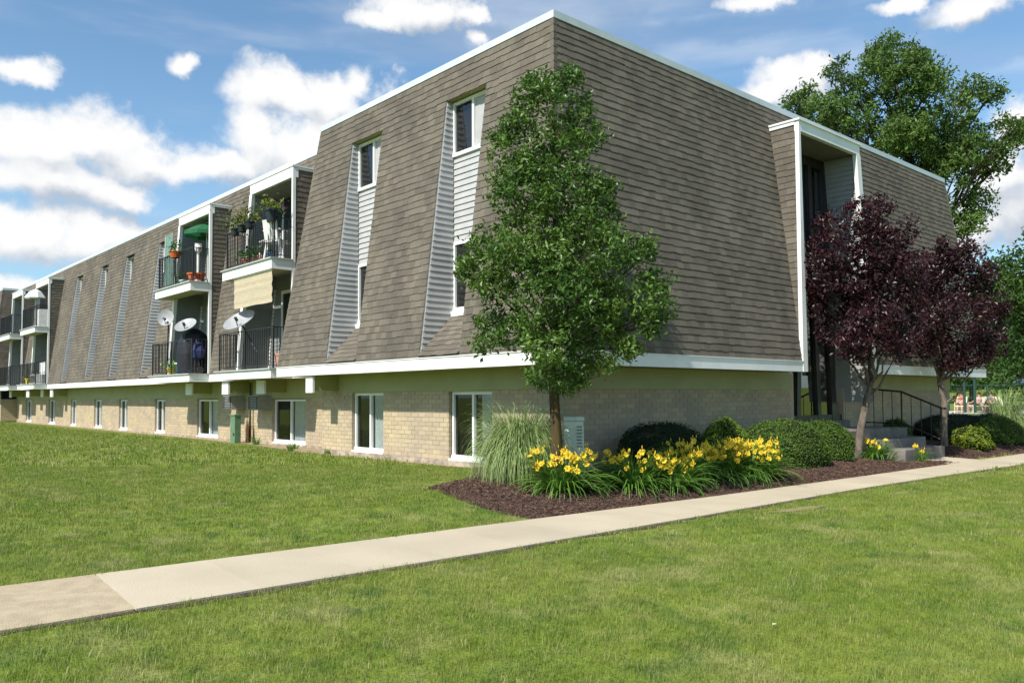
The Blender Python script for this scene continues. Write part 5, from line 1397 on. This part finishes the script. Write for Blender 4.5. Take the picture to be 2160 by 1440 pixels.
def person(label, loc, rz, shirt, lean=.12):
    t = thing('person', label, 'person', loc, None, rz)
    # joints (x forward)
    J = {'pel': (0, 0, .5), 'bel': (-.03, 0, .68), 'che': (-.10-lean*.4, 0, .90), 'nek': (-.12-lean*.5, 0, 1.06), 'hd0': (-.11-lean*.5, 0, 1.15), 'hd1': (-.10-lean*.5, 0, 1.27)}
    for s, sg in (('l', 1), ('r', -1)):
        J.update({'sh'+s: (-.12-lean*.4, sg*.19, .99), 'el'+s: (-.02, sg*.26, .74), 'wr'+s: (.18, sg*.22, .66), 'hn'+s: (.26, sg*.2, .66), 'hi'+s: (.02, sg*.10, .48), 'kn'+s: (.44, sg*.13, .50), 'an'+s: (.50, sg*.13, .08), 'to'+s: (.66, sg*.14, .04)})
    E = [('pel', 'bel'), ('bel', 'che'), ('che', 'nek'), ('nek', 'hd0'), ('hd0', 'hd1')]
    for s in 'lr': E += [('che', 'sh'+s), ('sh'+s, 'el'+s), ('el'+s, 'wr'+s), ('wr'+s, 'hn'+s), ('pel', 'hi'+s), ('hi'+s, 'kn'+s), ('kn'+s, 'an'+s), ('an'+s, 'to'+s)]
    Rr = dict(pel=.14, bel=.13, che=.15, nek=.055, hd0=.085, hd1=.09, sh=.065, el=.042, wr=.03, hn=.04, hi=.10, kn=.065, an=.042, to=.035)
    ks = list(J); me = bpy.data.meshes.new('body'); me.from_pydata([J[k_] for k_ in ks], [(ks.index(a), ks.index(b_)) for a, b_ in E], []); me.materials.append(M_SKIN)
    o = bpy.data.objects.new('body', me); COL.objects.link(o); o.parent = t
    md = o.modifiers.new('skin', 'SKIN'); md.use_smooth_shade = True
    for i, k_ in enumerate(ks):
        r_ = Rr.get(k_, Rr.get(k_[:2], .05)); me.skin_vertices[0].data[i].radius = (r_, r_*(1.15 if k_ in ('che', 'bel', 'pel') else 1))
    me.skin_vertices[0].data[0].use_root = True
    o.modifiers.new('sub', 'SUBSURF').levels = 1
    ch = Vector(J['che']); MB().lathe([(.15, -.42), (.165, -.2), (.19, 0), (.18, .08), (.08, .14)], 12, ch, (-lean*.3, 0, 1)).obj('shirt', shirt, t, smooth=True)
    hd = Vector(J['hd1']); MB().lathe([(.1, -.06), (.112, .0), (.10, .07), (.05, .115), (0, .12)], 10, hd+Vector((-.02, 0, 0)), (-.25, 0, 1)).obj('hair', M_HAIR, t, smooth=True)
    for s in (1, -1):
        MB().tube([(.0, s*.10, .50), (.30, s*.13, .52)], [.115, .09], 8).obj('shorts', mat('dark_shorts', (.03, .03, .05)), t)
    MB().lathe([(.0, .03), (.015, 0)], 6, hd+Vector((.09, 0, -.02)), (1, 0, 0)).obj('nose', M_SKIN, t)


away = R(50)
for i, (x_, y_, rz, lb) in enumerate(((49.6, 12.75, R(20), 'leftmost cream pool chair, beside the end of the brick wall'), (50.3, 12.1, R(-20), 'cream pool chair under the person in the white top'), (50.9, 11.45, R(10), 'cream pool chair under the person in grey'), (51.3, 10.9, R(60), 'empty cream pool chair right of the seated people'), (52.0, 11.1, R(100), 'cream pool chair behind the empty one, near the grass clump'))):
    lounge(lb, (x_, y_, .02), rz+R(170))
person('seated tanned person in a reddish top on the leftmost pool chair', (49.6, 12.75, -.05), R(20)+R(170), mat('red_top', (.35, .09, .06)))
person('seated person in a white and pink top between the dark posts', (50.3, 12.1, -.05), R(-20)+R(170), mat('pink_top', (.6, .42, .5)), .3)
person('seated person in a grey blue top right of the dark posts', (50.9, 11.45, -.05), R(10)+R(170), mat('grey_top', (.12, .14, .22)))
pu = thing('pool_umbrella', 'small white umbrella open beyond the pool fence', 'umbrella', (70, 14.9, tzf(70, 14.9)))
MB().lathe([(0, 2.5), (.7, 2.25), (1.3, 1.95)], 8).obj('canopy', M_WPLAST, pu); MB().tube([(0, 0, 0), (0, 0, 2.5)], .03, 6).obj('pole', M_WPLAST, pu)

# two fallen leaves on the grass
for x_, y_, lb, m_ in ((1.9, -4.24, 'small orange fallen leaf lying on the lawn at the right', mat('orange_leaf', (.5, .22, .06))), (-3.47, -5.29, 'tiny pale fallen leaf lying on the foreground lawn', mat('pale_leaf', (.6, .55, .42)))):
    z_ = tzf(x_, y_)+.024; lf = MB(); lf.add([(-.022, 0, 0), (0, -.013, .006), (.024, 0, .002), (0, .013, .007), (0, 0, 0)], [(0, 1, 4), (1, 2, 4), (2, 3, 4), (3, 0, 4)])
    o = lf.obj('fallen_leaf', m_, loc=(x_, y_, z_)); tag(o, lb, 'leaf')
